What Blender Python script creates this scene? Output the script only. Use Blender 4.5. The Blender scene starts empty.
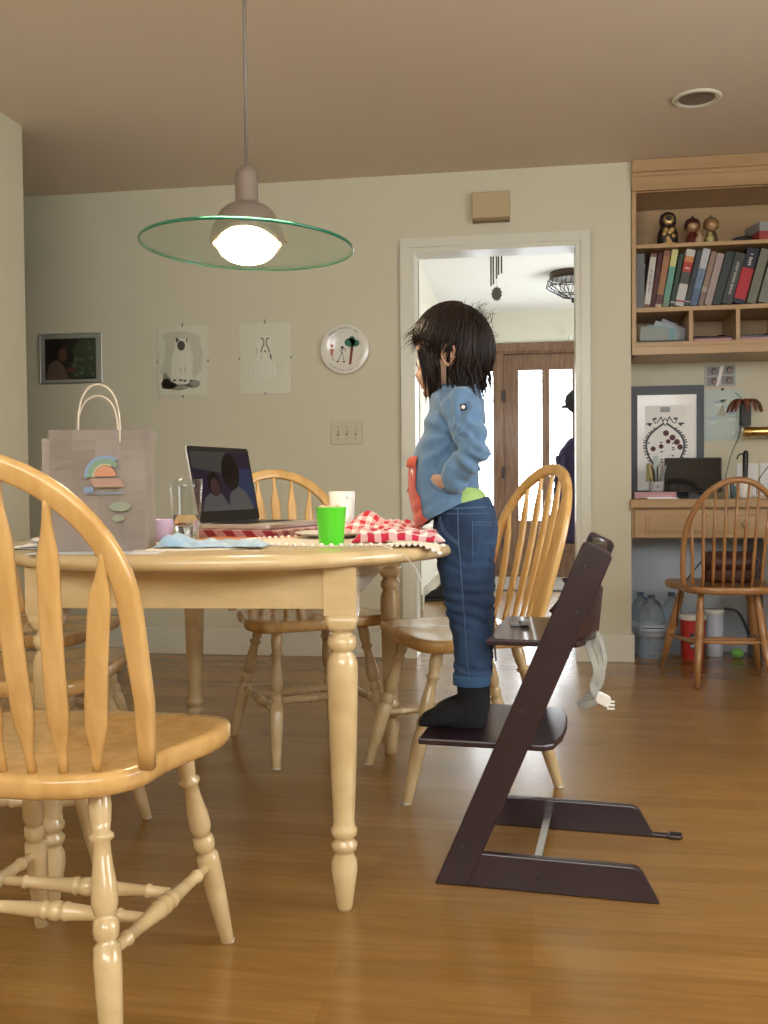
import bpy, bmesh, math, random
from mathutils import Vector, Matrix, noise
from mathutils.bvhtree import BVHTree
C = bpy.context.scene.collection
S = bpy.context.scene
PI = math.pi
random.seed(7)
V = Vector

# ------------------------------------------------------------------ camera
psi, pit, rol = math.radians(8.66), math.radians(1.67), math.radians(-0.5)
fw = V((-math.sin(psi)*math.cos(pit), math.cos(psi)*math.cos(pit), -math.sin(pit)))
r0 = V((math.cos(psi), math.sin(psi), 0)); u0 = r0.cross(fw)
Rv = math.cos(rol)*r0 + math.sin(rol)*u0
Uv = math.cos(rol)*u0 - math.sin(rol)*r0
cam = bpy.data.cameras.new('camera'); co = bpy.data.objects.new('camera', cam); C.objects.link(co)
cm = Matrix.Identity(4)
for i in range(3):
    cm[i][0] = Rv[i]; cm[i][1] = Uv[i]; cm[i][2] = -fw[i]
cm[0][3], cm[1][3], cm[2][3] = 0, 0, 0.88
co.matrix_world = cm
cam.sensor_fit = 'VERTICAL'; cam.sensor_height = 36.0; cam.sensor_width = 27.0
cam.lens = 36.0*960/1024; cam.clip_start = 0.02; cam.clip_end = 200
S.camera = co

# ------------------------------------------------------------------ view, world, daylight
S.view_settings.view_transform = 'Standard'; S.view_settings.look = 'None'
S.view_settings.gamma = 1.0; S.view_settings.use_curve_mapping = False
S.view_settings.exposure = -0.24
w = bpy.data.worlds.new('sky'); S.world = w; w.use_nodes = True
bg = w.node_tree.nodes['Background']; bg.inputs[0].default_value = (0.92, 0.95, 0.97, 1); bg.inputs[1].default_value = 11.0
def area(name, loc, look, sx, sy, power, col, spread=180):
    l = bpy.data.lights.new(name, 'AREA'); l.shape = 'RECTANGLE'; l.size = sx; l.size_y = sy
    l.energy = power; l.color = col; l.spread = math.radians(spread)
    o = bpy.data.objects.new(name, l); C.objects.link(o); o.location = loc
    o.rotation_euler = (V(look)-V(loc)).to_track_quat('-Z', 'Y').to_euler(); return o
# daylight through the big garden window behind the camera, the side window and the front doors, plus an added hall fill
area('garden_window_daylight', (0.1, -1.42, 1.90), (0.1, 3, 1.1), 3.2, 0.8, 22, (1.0, 0.92, 0.76))
area('side_window_daylight', (2.33, 1.6, 1.35), (-2, 2.2, 0.7), 1.4, 1.2, 12, (0.86, 0.93, 1.0))
area('hall_ceiling_fill', (1.93, 7.0, 1.0), (0.2, 6.9, 2.3), 2.4, 1.2, 125, (0.93, 0.97, 1.0))  # added lamp aimed upward to brighten the hall ceiling; no window here

# ------------------------------------------------------------------ materials
def mat(name, col, rough=0.5, metal=0.0, spec=0.5, coat=0.0, trans=0.0, ior=1.45, emis=None, estr=0.0, bump=None, sheen=0.0, var=None, alpha=1.0):
    m = bpy.data.materials.new(name); m.use_nodes = True; nt = m.node_tree; N = nt.nodes; L = nt.links
    b = N['Principled BSDF']
    b.inputs['Base Color'].default_value = (*col, 1); b.inputs['Roughness'].default_value = rough
    b.inputs['Metallic'].default_value = metal; b.inputs['Specular IOR Level'].default_value = spec
    b.inputs['Coat Weight'].default_value = coat; b.inputs['Coat Roughness'].default_value = 0.08
    b.inputs['Transmission Weight'].default_value = trans; b.inputs['IOR'].default_value = ior
    b.inputs['Sheen Weight'].default_value = sheen; b.inputs['Alpha'].default_value = alpha
    if emis: b.inputs['Emission Color'].default_value = (*emis, 1); b.inputs['Emission Strength'].default_value = estr
    tc = N.new('ShaderNodeTexCoord')
    if var:     # (second colour, noise scale, (stretch xyz))
        c2, sc, st = var
        mp = N.new('ShaderNodeMapping'); mp.inputs['Scale'].default_value = st
        no = N.new('ShaderNodeTexNoise'); no.inputs['Scale'].default_value = sc; no.inputs['Detail'].default_value = 5
        mx = N.new('ShaderNodeMix'); mx.data_type = 'RGBA'
        mx.inputs[6].default_value = (*col, 1); mx.inputs[7].default_value = (*c2, 1)
        rp = N.new('ShaderNodeMapRange'); rp.inputs[1].default_value = 0.35; rp.inputs[2].default_value = 0.68
        L.new(tc.outputs['Object'], mp.inputs[0]); L.new(mp.outputs[0], no.inputs['Vector'])
        L.new(no.outputs[0], rp.inputs[0]); L.new(rp.outputs[0], mx.inputs[0]); L.new(mx.outputs[2], b.inputs['Base Color'])
    if bump:    # (scale, strength, distance)
        n2 = N.new('ShaderNodeTexNoise'); n2.inputs['Scale'].default_value = bump[0]; n2.inputs['Detail'].default_value = 4
        bp = N.new('ShaderNodeBump'); bp.inputs['Strength'].default_value = bump[1]; bp.inputs['Distance'].default_value = bump[2]
        L.new(tc.outputs['Object'], n2.inputs['Vector']); L.new(n2.outputs[0], bp.inputs['Height']); L.new(bp.outputs[0], b.inputs['Normal'])
    return m

M = {}
M['wall'] = mat('wall_paint', (0.605, 0.568, 0.425), 0.55, spec=0.3, bump=(180, 0.12, 0.002))
M['ceil'] = mat('ceiling_paint', (0.73, 0.625, 0.505), 0.8, spec=0.2, bump=(120, 0.15, 0.002))
M['trim'] = mat('trim_paint', (0.66, 0.64, 0.53), 0.3, spec=0.5)
M['hallwall'] = mat('hall_paint', (0.72, 0.70, 0.60), 0.6, spec=0.3, bump=(180, 0.12, 0.002))
M['hallceil'] = mat('hall_ceiling_paint', (0.80, 0.80, 0.76), 0.7, spec=0.2)
M['alcove'] = mat('alcove_daylight_tint', (0.44, 0.49, 0.55), 0.6, spec=0.3)  # bluish cast of daylight on the alcove wall, put into its colour
M['maple'] = mat('lacquered_maple', (0.69, 0.43, 0.16), 0.26, coat=0.5, var=((0.58, 0.335, 0.11), 6, (6, 6, 0.7)), bump=(60, 0.05, 0.001))
M['maple2'] = mat('pale_lacquered_maple', (0.68, 0.51, 0.275), 0.23, coat=0.6, var=((0.56, 0.40, 0.195), 5, (1, 5, 3)), bump=(60, 0.04, 0.001))
M['beech'] = mat('orange_toned_beech', (0.34, 0.17, 0.062), 0.32, coat=0.3, var=((0.33, 0.15, 0.05), 7, (6, 6, 0.8)))
M['cab'] = mat('cabinet_maple', (0.46, 0.30, 0.145), 0.4, coat=0.15, var=((0.39, 0.24, 0.11), 4, (0.6, 3, 5)))
M['oak'] = mat('oak_door', (0.235, 0.135, 0.080), 0.45, coat=0.1, var=((0.13, 0.068, 0.038), 9, (5, 5, 0.5)))
M['tt'] = mat('walnut_brown_lacquer', (0.033, 0.016, 0.020), 0.36, coat=0.25, var=((0.026, 0.012, 0.016), 8, (1, 1, 1)))
M['steel'] = mat('brushed_steel', (0.62, 0.63, 0.64), 0.28, metal=1.0)
M['darksteel'] = mat('dark_screw_metal', (0.06, 0.05, 0.055), 0.4, metal=0.8)
M['nickel'] = mat('satin_nickel_paint', (0.27, 0.215, 0.18), 0.42, metal=0.45)
M['brass'] = mat('polished_brass', (0.75, 0.52, 0.20), 0.18, metal=1.0)
M['black'] = mat('black_plastic', (0.012, 0.012, 0.013), 0.35)
M['screen'] = mat('black_glass_screen', (0.006, 0.006, 0.012), 0.08, coat=1.0)
M['white'] = mat('white_ceramic', (0.82, 0.80, 0.76), 0.25, coat=0.4)
M['paper'] = mat('white_paper', (0.80, 0.80, 0.80), 0.7)
M['kraft'] = mat('brown_kraft_paper', (0.27, 0.225, 0.19), 0.75, bump=(14, 0.6, 0.006), var=((0.235, 0.19, 0.16), 9, (1, 1, 1)))
M['kraft_in'] = mat('pale_kraft_paper', (0.40, 0.34, 0.29), 0.75)
M['rope'] = mat('twisted_paper_cord', (0.60, 0.52, 0.40), 0.8, bump=(300, 0.5, 0.002))
M['glass'] = mat('clear_glass', (1, 1, 1), 0.0, trans=1.0, ior=1.28)
M['rod'] = mat('grey_brown_rod', (0.20, 0.17, 0.145), 0.5, metal=0.3)
M['water'] = mat('water', (1, 1, 1), 0.0, trans=1.0, ior=1.33)
M['switch'] = mat('almond_plastic', (0.55, 0.50, 0.35), 0.4)
M['chime'] = mat('beige_plastic', (0.47, 0.36, 0.20), 0.5)
M['green'] = mat('lime_green_plastic', (0.085, 0.62, 0.02), 0.35, coat=0.3)
M['lav'] = mat('lavender_plastic', (0.58, 0.46, 0.72), 0.35, coat=0.3)
M['blue_cloth'] = mat('pale_blue_cotton', (0.30, 0.46, 0.60), 0.9, sheen=0.3, bump=(220, 0.5, 0.002), var=((0.44, 0.56, 0.64), 18, (1, 1, 1)))
M['cream_cloth'] = mat('cream_cotton', (0.72, 0.62, 0.46), 0.9, sheen=0.2, bump=(260, 0.5, 0.002))
M['pom'] = mat('white_cotton_pompom', (0.84, 0.80, 0.72), 0.95, sheen=0.4)
M['web'] = mat('grey_white_webbing', (0.36, 0.36, 0.32), 0.8)
M['skin'] = mat('skin', (0.50, 0.30, 0.215), 0.5, spec=0.4)
M['skin'].node_tree.nodes['Principled BSDF'].inputs['Subsurface Weight'].default_value = 0.12
M['skin'].node_tree.nodes['Principled BSDF'].inputs['Subsurface Scale'].default_value = 0.01
M['hair'] = mat('dark_brown_hair', (0.014, 0.0075, 0.005), 0.42, spec=0.28)
M['shirt'] = mat('blue_sweatshirt_cotton', (0.105, 0.195, 0.325), 0.9, sheen=0.2, bump=(420, 0.5, 0.0015))
M['jeans'] = mat('washed_denim', (0.007, 0.019, 0.054), 0.85, sheen=0.04, var=((0.026, 0.068, 0.150), 11, (1, 1, 0.5)), bump=(500, 0.6, 0.0015))
M['stitch'] = mat('pale_blue_stitching', (0.07, 0.13, 0.22), 0.9)
M['lime'] = mat('lime_undershirt', (0.36, 0.53, 0.17), 0.9)
M['coral'] = mat('coral_felt', (0.50, 0.075, 0.052), 0.6, sheen=0.2)
M['coral2'] = mat('light_coral_felt', (0.58, 0.11, 0.075), 0.6)
M['sock'] = mat('black_sock_knit', (0.006, 0.006, 0.008), 0.95)
M['navy'] = mat('navy_badge', (0.012, 0.015, 0.04), 0.6)
M['pink'] = mat('dusty_pink_card', (0.50, 0.27, 0.30), 0.6)
M['red'] = mat('red_print', (0.50, 0.035, 0.03), 0.5)
M['purple'] = mat('purple_quilted_nylon', (0.035, 0.022, 0.10), 0.5, sheen=0.2)
M['darkwood'] = mat('dark_turned_wood', (0.045, 0.018, 0.016), 0.3, coat=0.3)
M['leather'] = mat('brown_leather', (0.075, 0.022, 0.012), 0.45, bump=(90, 0.3, 0.002))
M['mat'] = mat('grey_woven_doormat', (0.26, 0.23, 0.20), 0.95, bump=(200, 0.8, 0.004))
M['concrete'] = mat('pale_porch_concrete', (0.72, 0.74, 0.78), 0.8)
M['grey'] = mat('mid_grey', (0.25, 0.25, 0.25), 0.6)
M['greypaint'] = mat('grey_ink', (0.22, 0.21, 0.18), 0.8)
M['chimemetal'] = mat('weathered_pewter', (0.16, 0.15, 0.13), 0.5, metal=0.6)
M['charcoal'] = mat('charcoal_frame', (0.035, 0.042, 0.055), 0.4)
M['plasticclear'] = mat('clear_water_jug_plastic', (0.80, 0.88, 0.95), 0.12, trans=0.85, ior=1.2)

def simple(name, col, **k):
    if name not in M: M[name] = mat(name, col, **k)
    return M[name]

def floor_material():
    m = bpy.data.materials.new('oak_strip_floor'); m.use_nodes = True; nt = m.node_tree; N = nt.nodes; L = nt.links
    b = N['Principled BSDF']; tc = N.new('ShaderNodeTexCoord')
    br = N.new('ShaderNodeTexBrick'); br.inputs['Scale'].default_value = 1.0
    br.inputs['Brick Width'].default_value = 0.95; br.inputs['Row Height'].default_value = 0.083
    br.inputs['Mortar Size'].default_value = 0.0008; br.inputs['Mortar Smooth'].default_value = 0.2
    br.inputs['Color1'].default_value = (0.0, 0.0, 0.0, 1); br.inputs['Color2'].default_value = (1, 1, 1, 1)
    br.inputs['Mortar'].default_value = (0, 0, 0, 1); br.offset = 0.37; br.offset_frequency = 2
    L.new(tc.outputs['Object'], br.inputs['Vector'])
    rm = N.new('ShaderNodeValToRGB'); e = rm.color_ramp.elements
    e[0].position = 0.0; e[0].color = (0.29, 0.145, 0.036, 1); e[1].position = 1.0; e[1].color = (0.355, 0.185, 0.050, 1)
    L.new(br.outputs['Color'], rm.inputs[0])
    mp = N.new('ShaderNodeMapping'); mp.inputs['Scale'].default_value = (1.2, 16, 1)
    L.new(tc.outputs['Object'], mp.inputs[0])
    no = N.new('ShaderNodeTexNoise'); no.inputs['Scale'].default_value = 4.0; no.inputs['Detail'].default_value = 8; no.inputs['Distortion'].default_value = 0.6
    L.new(mp.outputs[0], no.inputs['Vector'])
    mr = N.new('ShaderNodeMapRange'); mr.inputs[1].default_value = 0.3; mr.inputs[2].default_value = 0.75; mr.inputs[3].default_value = 0.84; mr.inputs[4].default_value = 1.08
    L.new(no.outputs[0], mr.inputs[0])
    mx = N.new('ShaderNodeMix'); mx.data_type = 'RGBA'; mx.blend_type = 'MULTIPLY'; mx.inputs[0].default_value = 1
    L.new(rm.outputs[0], mx.inputs[6]); L.new(mr.outputs[0], mx.inputs[7])
    mo = N.new('ShaderNodeMix'); mo.data_type = 'RGBA'; mo.inputs[7].default_value = (0.16, 0.07, 0.02, 1)
    mf = N.new('ShaderNodeMath'); mf.operation = 'MULTIPLY'; mf.inputs[1].default_value = 0.22
    L.new(br.outputs['Fac'], mf.inputs[0])
    L.new(mf.outputs[0], mo.inputs[0]); L.new(mx.outputs[2], mo.inputs[6]); L.new(mo.outputs[2], b.inputs['Base Color'])
    b.inputs['Roughness'].default_value = 0.27; b.inputs['Coat Weight'].default_value = 0.15; b.inputs['Coat Roughness'].default_value = 0.12
    n2 = N.new('ShaderNodeTexNoise'); n2.inputs['Scale'].default_value = 7
    bp = N.new('ShaderNodeBump'); bp.inputs['Strength'].default_value = 0.05; bp.inputs['Distance'].default_value = 0.003
    L.new(mp.outputs[0], n2.inputs['Vector']); L.new(n2.outputs[0], bp.inputs['Height']); L.new(bp.outputs[0], b.inputs['Normal'])
    return m
M['floor'] = floor_material()

def gingham(name, colr, n, white=(0.80, 0.76, 0.74)):
    m = bpy.data.materials.new(name); m.use_nodes = True; nt = m.node_tree; N = nt.nodes; L = nt.links
    b = N['Principled BSDF']; b.inputs['Roughness'].default_value = 0.9; b.inputs['Sheen Weight'].default_value = 0.2
    uv = N.new('ShaderNodeUVMap'); sp = N.new('ShaderNodeSeparateXYZ'); L.new(uv.outputs[0], sp.inputs[0])
    outs = []
    for k in range(2):
        a = N.new('ShaderNodeMath'); a.operation = 'MULTIPLY'; a.inputs[1].default_value = n; L.new(sp.outputs[k], a.inputs[0])
        f = N.new('ShaderNodeMath'); f.operation = 'FRACT'; L.new(a.outputs[0], f.inputs[0])
        g = N.new('ShaderNodeMath'); g.operation = 'LESS_THAN'; g.inputs[1].default_value = 0.5; L.new(f.outputs[0], g.inputs[0]); outs.append(g)
    s = N.new('ShaderNodeMath'); s.operation = 'ADD'; L.new(outs[0].outputs[0], s.inputs[0]); L.new(outs[1].outputs[0], s.inputs[1])
    h = N.new('ShaderNodeMath'); h.operation = 'MULTIPLY'; h.inputs[1].default_value = 0.5; L.new(s.outputs[0], h.inputs[0])
    mx = N.new('ShaderNodeMix'); mx.data_type = 'RGBA'; mx.inputs[6].default_value = (*white, 1); mx.inputs[7].default_value = (*colr, 1)
    L.new(h.outputs[0], mx.inputs[0]); L.new(mx.outputs[2], b.inputs['Base Color'])
    return m
M['gingham'] = gingham('red_white_gingham', (0.55, 0.015, 0.035), 9)
M['gingham_dark'] = gingham('dark_red_check', (0.20, 0.008, 0.018), 4, (0.55, 0.36, 0.33))

def thin_glass(name, tint, refl=0.9):
    m = bpy.data.materials.new(name); m.use_nodes = True; nt = m.node_tree; N = nt.nodes; L = nt.links
    N.remove(N['Principled BSDF'])
    t = N.new('ShaderNodeBsdfTransparent'); t.inputs[0].default_value = (*tint, 1)
    g = N.new('ShaderNodeBsdfGlossy'); g.inputs['Roughness'].default_value = 0.03; g.inputs[0].default_value = (refl, refl, refl, 1)
    lw = N.new('ShaderNodeLayerWeight'); lw.inputs[0].default_value = 0.5
    pw = N.new('ShaderNodeMath'); pw.operation = 'POWER'; pw.inputs[1].default_value = 4.0; L.new(lw.outputs['Facing'], pw.inputs[0])
    fr = N.new('ShaderNodeMapRange'); fr.inputs[3].default_value = 0.035; fr.inputs[4].default_value = 0.75; L.new(pw.outputs[0], fr.inputs[0])
    mx = N.new('ShaderNodeMixShader'); L.new(fr.outputs[0], mx.inputs[0]); L.new(t.outputs[0], mx.inputs[1]); L.new(g.outputs[0], mx.inputs[2])
    L.new(mx.outputs[0], N['Material Output'].inputs[0]); return m
M['tumbler'] = thin_glass('tumbler_glass', (0.95, 0.96, 0.96))
M['pane'] = thin_glass('window_pane_glass', (0.97, 0.98, 0.98))
M['disc'] = thin_glass('green_tinted_disc_glass', (0.92, 0.965, 0.93))
M['rimglass'] = mat('green_glass_edge', (0.015, 0.20, 0.11), 0.15, trans=0.35, ior=1.5)

# ------------------------------------------------------------------ mesh helpers
class MB:
    def __init__(s): s.v = []; s.f = []; s.m = []; s.sm = []; s.X = Matrix.Identity(4)
    def put(s, vs, fs, mi=0, smooth=False, X=None):
        X = s.X @ X if X is not None else s.X
        o = len(s.v); s.v += [X @ V(v) for v in vs]
        for f in fs: s.f.append([i+o for i in f]); s.m.append(mi); s.sm.append(smooth)
        return s
    def bm(s, bmx, mi=0, smooth=False, X=None):
        bmx.verts.index_update()
        s.put([v.co.copy() for v in bmx.verts], [[v.index for v in f.verts] for f in bmx.faces], mi, smooth, X); bmx.free(); return s
    def box(s, x0, x1, y0, y1, z0, z1, b=0.0, mi=0, X=None):
        bmx = bmesh.new(); bmesh.ops.create_cube(bmx, size=1.0)
        for v in bmx.verts:
            v.co = V(((x0+x1)/2+v.co.x*(x1-x0), (y0+y1)/2+v.co.y*(y1-y0), (z0+z1)/2+v.co.z*(z1-z0)))
        if b > 0: bmesh.ops.bevel(bmx, geom=list(bmx.edges), offset=b, segments=2, profile=0.5, affect='EDGES')
        return s.bm(bmx, mi, False, X)
    def lathe(s, prof, n=24, mi=0, X=None, smooth=True, cap=True):   # prof = [(r, z)]
        vs = []; fs = []
        for r, z in prof:
            for k in range(n): a = 2*PI*k/n; vs.append((r*math.cos(a), r*math.sin(a), z))
        for i in range(len(prof)-1):
            for k in range(n):
                k2 = (k+1) % n; fs.append([i*n+k, i*n+k2, (i+1)*n+k2, (i+1)*n+k])
        if cap:
            if prof[0][0] > 1e-5: fs.append(list(range(n))[::-1])
            if prof[-1][0] > 1e-5: fs.append([(len(prof)-1)*n+k for k in range(n)])
        return s.put(vs, fs, mi, smooth, X)
    def turned(s, p0, p1, prof, n=14, mi=0):                  # prof = [(t, r)] along p0 -> p1
        p0 = V(p0); p1 = V(p1); d = p1-p0; q = d.to_track_quat('Z', 'Y').to_matrix().to_4x4(); q.translation = p0
        return s.lathe([(r, t*d.length) for t, r in prof], n, mi, q)
    def sweep(s, pts, secs, mi=0, smooth=True, up=None, closed=False, cap=True):
        # secs: list (or single) of 2D section polygons; frame: tangent T, side = T x up
        pts = [V(p) for p in pts]; n = len(pts)
        if not isinstance(secs[0][0], (list, tuple)): secs = [secs]*n
        k = len(secs[0]); vs = []; fs = []; pn = None
        for i, p in enumerate(pts):
            if closed: t = pts[(i+1) % n]-pts[i-1]
            else: t = pts[min(i+1, n-1)]-pts[max(i-1, 0)]
            t.normalize()
            if up is not None: a = V(up); a = (a - t*a.dot(t)).normalized()
            else:
                if pn is None: pn = V((0, 0, 1)) if abs(t.z) < 0.9 else V((1, 0, 0))
                a = (pn - t*pn.dot(t)).normalized(); pn = a
            b = t.cross(a)
            for (q0, q1) in secs[i]: vs.append(p + b*q0 + a*q1)
        R = n if closed else n-1
        for i in range(R):
            for j in range(k):
                i2 = (i+1) % n; j2 = (j+1) % k
                fs.append([i*k+j, i*k+j2, i2*k+j2, i2*k+j])
        if cap and not closed: fs.append([j for j in range(k)][::-1]); fs.append([(n-1)*k+j for j in range(k)])
        return s.put(vs, fs, mi, smooth)
    def tube(s, pts, r, n=8, mi=0, up=None, closed=False):
        rs = r if isinstance(r, (list, tuple)) else [r]*len(pts)
        secs = [[(ri*math.cos(2*PI*j/n), ri*math.sin(2*PI*j/n)) for j in range(n)] for ri in rs]
        return s.sweep(pts, secs, mi, True, up, closed)
    def prism(s, poly, z0, z1, mi=0, X=None, b=0.0, smooth=False):
        bmx = bmesh.new(); vs = [bmx.verts.new((x, y, z0)) for x, y in poly]; f = bmx.faces.new(vs)
        if f.normal.z > 0 or sum(poly[i-1][0]*poly[i][1]-poly[i][0]*poly[i-1][1] for i in range(len(poly))) > 0: f.normal_flip()
        ex = bmesh.ops.extrude_face_region(bmx, geom=[f]); 
        for g in ex['geom']:
            if isinstance(g, bmesh.types.BMVert): g.co.z = z1
        bmesh.ops.recalc_face_normals(bmx, faces=bmx.faces)
        if b > 0:
            es = [e for e in bmx.edges if abs(e.verts[0].co.z-e.verts[1].co.z) < 1e-7]
            bmesh.ops.bevel(bmx, geom=es, offset=b, segments=2, profile=0.5, affect='EDGES')
        return s.bm(bmx, mi, smooth, X)
    def ball(s, c, r, mi=0, seg=16, ring=10, X=None):
        c = V(c); rr = r if isinstance(r, (tuple, list)) else (r, r, r)
        vs = []; fs = []
        for i in range(ring+1):
            th = PI*i/ring
            for k in range(seg): a = 2*PI*k/seg; vs.append((c.x+rr[0]*math.sin(th)*math.cos(a), c.y+rr[1]*math.sin(th)*math.sin(a), c.z-rr[2]*math.cos(th)))
        for i in range(ring):
            for k in range(seg): k2 = (k+1) % seg; fs.append([i*seg+k, i*seg+k2, (i+1)*seg+k2, (i+1)*seg+k])
        return s.put(vs, fs, mi, True, X)
    def loft(s, rings, mi=0, smooth=True, cap=True, X=None):
        n = len(rings[0]); vs = [p for r in rings for p in r]; fs = []
        for i in range(len(rings)-1):
            for k in range(n): k2 = (k+1) % n; fs.append([i*n+k, i*n+k2, (i+1)*n+k2, (i+1)*n+k])
        if cap: fs.append(list(range(n))[::-1]); fs.append([(len(rings)-1)*n+k for k in range(n)])
        return s.put(vs, fs, mi, smooth, X)
    def build(s, name, mats, parent=None, clean=True):
        me = bpy.data.meshes.new(name); me.from_pydata([tuple(v) for v in s.v], [], s.f)
        if not isinstance(mats, (list, tuple)): mats = [mats]
        for m in mats: me.materials.append(m)
        for i, p in enumerate(me.polygons): p.material_index = s.m[i]; p.use_smooth = s.sm[i]
        me.validate(); me.update()
        if clean:
            bx = bmesh.new(); bx.from_mesh(me); bmesh.ops.remove_doubles(bx, verts=bx.verts, dist=1e-6)
            bmesh.ops.recalc_face_normals(bx, faces=bx.faces); bx.to_mesh(me); bx.free()
        o = bpy.data.objects.new(name, me); C.objects.link(o)
        if parent: o.parent = parent
        return o
def ell(c, a, b, n=24, p=2.0):        # horizontal (super)ellipse ring
    out = []
    for k in range(n):
        t = 2*PI*k/n; ct, st = math.cos(t), math.sin(t)
        out.append(V((c[0]+a*math.copysign(abs(ct)**(2/p), ct), c[1]+b*math.copysign(abs(st)**(2/p), st), c[2])))
    return out
def rrect(w, h, r, n=4):
    out = []
    for cx, cy, a0 in ((w/2-r, h/2-r, 0), (-w/2+r, h/2-r, 90), (-w/2+r, -h/2+r, 180), (w/2-r, -h/2+r, 270)):
        for k in range(n+1): a = math.radians(a0+90*k/n); out.append((cx+r*math.cos(a), cy+r*math.sin(a)))
    return out
def thing(name, label, cat, loc=(0, 0, 0), rz=0, group=None):
    o = bpy.data.objects.new(name, None); o.empty_display_size = 0.05; C.objects.link(o)
    o.location = loc; o.rotation_euler = (0, 0, rz); return tag(o, label, cat, group)
def tag(o, label, cat, group=None):
    o['label'] = label; o['category'] = cat
    if group: o['group'] = group
    return o
def struct(o): o['kind'] = 'structure'; return o
def place(o, loc, rz=0): o.location = loc; o.rotation_euler = (0, 0, rz); return o
def dup(root, loc, rz, label, group=None):
    r = root.copy(); C.objects.link(r); r.location = loc; r.rotation_euler = (0, 0, rz); r['label'] = label
    if group: r['group'] = group
    for ch in list(root.children):
        c = ch.copy(); C.objects.link(c); c.parent = r
        for g in list(ch.children): d = g.copy(); C.objects.link(d); d.parent = c
    return r
def evalmesh(o, name):
    dg = bpy.context.evaluated_depsgraph_get(); me = bpy.data.meshes.new_from_object(o.evaluated_get(dg)); me.name = name; return me
def voxel(mb, name, m, parent=None, size=0.005, smooth=4, fac=0.5):
    t = mb.build('tmp', m, clean=False)
    r = t.modifiers.new('r', 'REMESH'); r.mode = 'VOXEL'; r.voxel_size = size; r.use_smooth_shade = True
    if smooth: q = t.modifiers.new('s', 'SMOOTH'); q.iterations = smooth; q.factor = fac
    me = evalmesh(t, name); me.materials.clear()
    for mm in (m if isinstance(m, (list, tuple)) else [m]): me.materials.append(mm)
    for p in me.polygons: p.use_smooth = True; p.material_index = 0
    old = t.data; bpy.data.objects.remove(t); bpy.data.meshes.remove(old)
    o = bpy.data.objects.new(name, me); C.objects.link(o)
    if parent: o.parent = parent
    return o
def text_mb(body, size, extrude=0.0003, align='CENTER', shear=0.0):
    cu = bpy.data.curves.new('t', 'FONT'); cu.body = body; cu.size = size; cu.extrude = extrude; cu.align_x = align; cu.align_y = 'CENTER'; cu.resolution_u = 2; cu.shear = shear
    t = bpy.data.objects.new('t', cu); C.objects.link(t); me = t.to_mesh().copy(); t.to_mesh_clear(); bpy.data.objects.remove(t); bpy.data.curves.remove(cu)
    return me
def add_text(mb, body, size, X, mi=0, extrude=0.0004, align='CENTER'):
    me = text_mb(body, size, extrude, align)
    mb.put([v.co.copy() for v in me.vertices], [list(p.vertices) for p in me.polygons], mi, False, X); bpy.data.meshes.remove(me)
def frame(o, xa, ya):                 # matrix with local x, y axes and origin
    xa = V(xa).normalized(); ya = V(ya).normalized(); za = xa.cross(ya)
    m = Matrix.Identity(4)
    for i in range(3): m[i][0] = xa[i]; m[i][1] = ya[i]; m[i][2] = za[i]; m[i][3] = o[i]
    return m
def wallframe(x, y, z): return frame((x, y, z), (1, 0, 0), (0, 0, 1))   # local z points towards the dining room
def circ(cx, cy, r, n=16, ry=None): return [(cx+r*math.cos(2*PI*k/n), cy+(ry or r)*math.sin(2*PI*k/n)) for k in range(n)]

# ------------------------------------------------------------------ the room
def sbox(name, m, *boxes):
    b = MB()
    for q in boxes: b.box(*q)
    return struct(b.build(name, m))
sbox('floor', M['floor'], (-3.7, 2.5, -1.45, 9.25, -0.06, 0.0))
sbox('ceiling', M['ceil'], (-3.7, 2.5, -1.45, 4.93, 2.42, 2.60), (0.487, 2.5, 4.93, 5.25, 2.42, 2.60))
sbox('ceiling_hall', M['hallceil'], (-2.4, 0.487, 4.93, 9.25, 2.50, 2.60), (0.487, 2.5, 5.25, 9.25, 2.50, 2.60))
OX0, OX1, OZ = -0.578, 0.236, 2.043      # doorway
sbox('wall_back', M['wall'], (-3.7, OX0, 4.80, 4.93, 0, 2.52), (OX1, 0.487, 4.80, 5.25, 0, 2.42), (OX0, OX1, 4.80, 4.93, OZ, 2.52),
     (0.487, 2.5, 5.15, 5.25, 0, 2.42))
sbox('wall_left', M['wall'], (-2.27, -2.14, -1.3, 3.87, 0, 2.42))
sbox('wall_far_left', M['wall'], (-3.7, -3.6, -1.3, 4.80, 0, 2.42))
sbox('wall_right', M['wall'], (2.4, 2.5, -1.3, 0.85, 0, 2.42), (2.4, 2.5, 2.35, 5.15, 0, 2.42), (2.4, 2.5, 0.85, 2.35, 0, 0.7), (2.4, 2.5, 0.85, 2.35, 2.0, 2.42))
sbox('wall_rear', M['wall'], (-3.7, -1.6, -1.45, -1.3, 0, 2.42), (1.8, 2.5, -1.45, -1.3, 0, 2.42), (-1.6, 1.8, -1.45, -1.3, 0, 1.42), (-1.6, 1.8, -1.45, -1.3, 2.36, 2.42))
sbox('wall_hall_left', M['hallwall'], (-2.4, -0.748, 6.60, 6.72, 0, 2.50), (-0.95, -0.80, 6.72, 8.50, 0, 2.50), (-0.95, -0.85, 8.50, 9.20, 0, 2.50), (-2.5, -2.4, 4.93, 6.72, 0, 2.5))
sbox('wall_hall_right', M['hallwall'], (2.0, 2.1, 5.25, 9.25, 0, 2.50))
DX0, DX1 = -0.66, 0.98                   # front door unit
sbox('wall_front', M['hallwall'], (-0.95, DX0, 9.20, 9.35, 0, 2.50), (DX1, 2.1, 9.20, 9.35, 0, 2.50), (DX0, DX1, 9.20, 9.35, 2.19, 2.50))
sbox('ground_porch', M['concrete'], (-6, 6, 9.35, 16, -0.12, -0.02))
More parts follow.
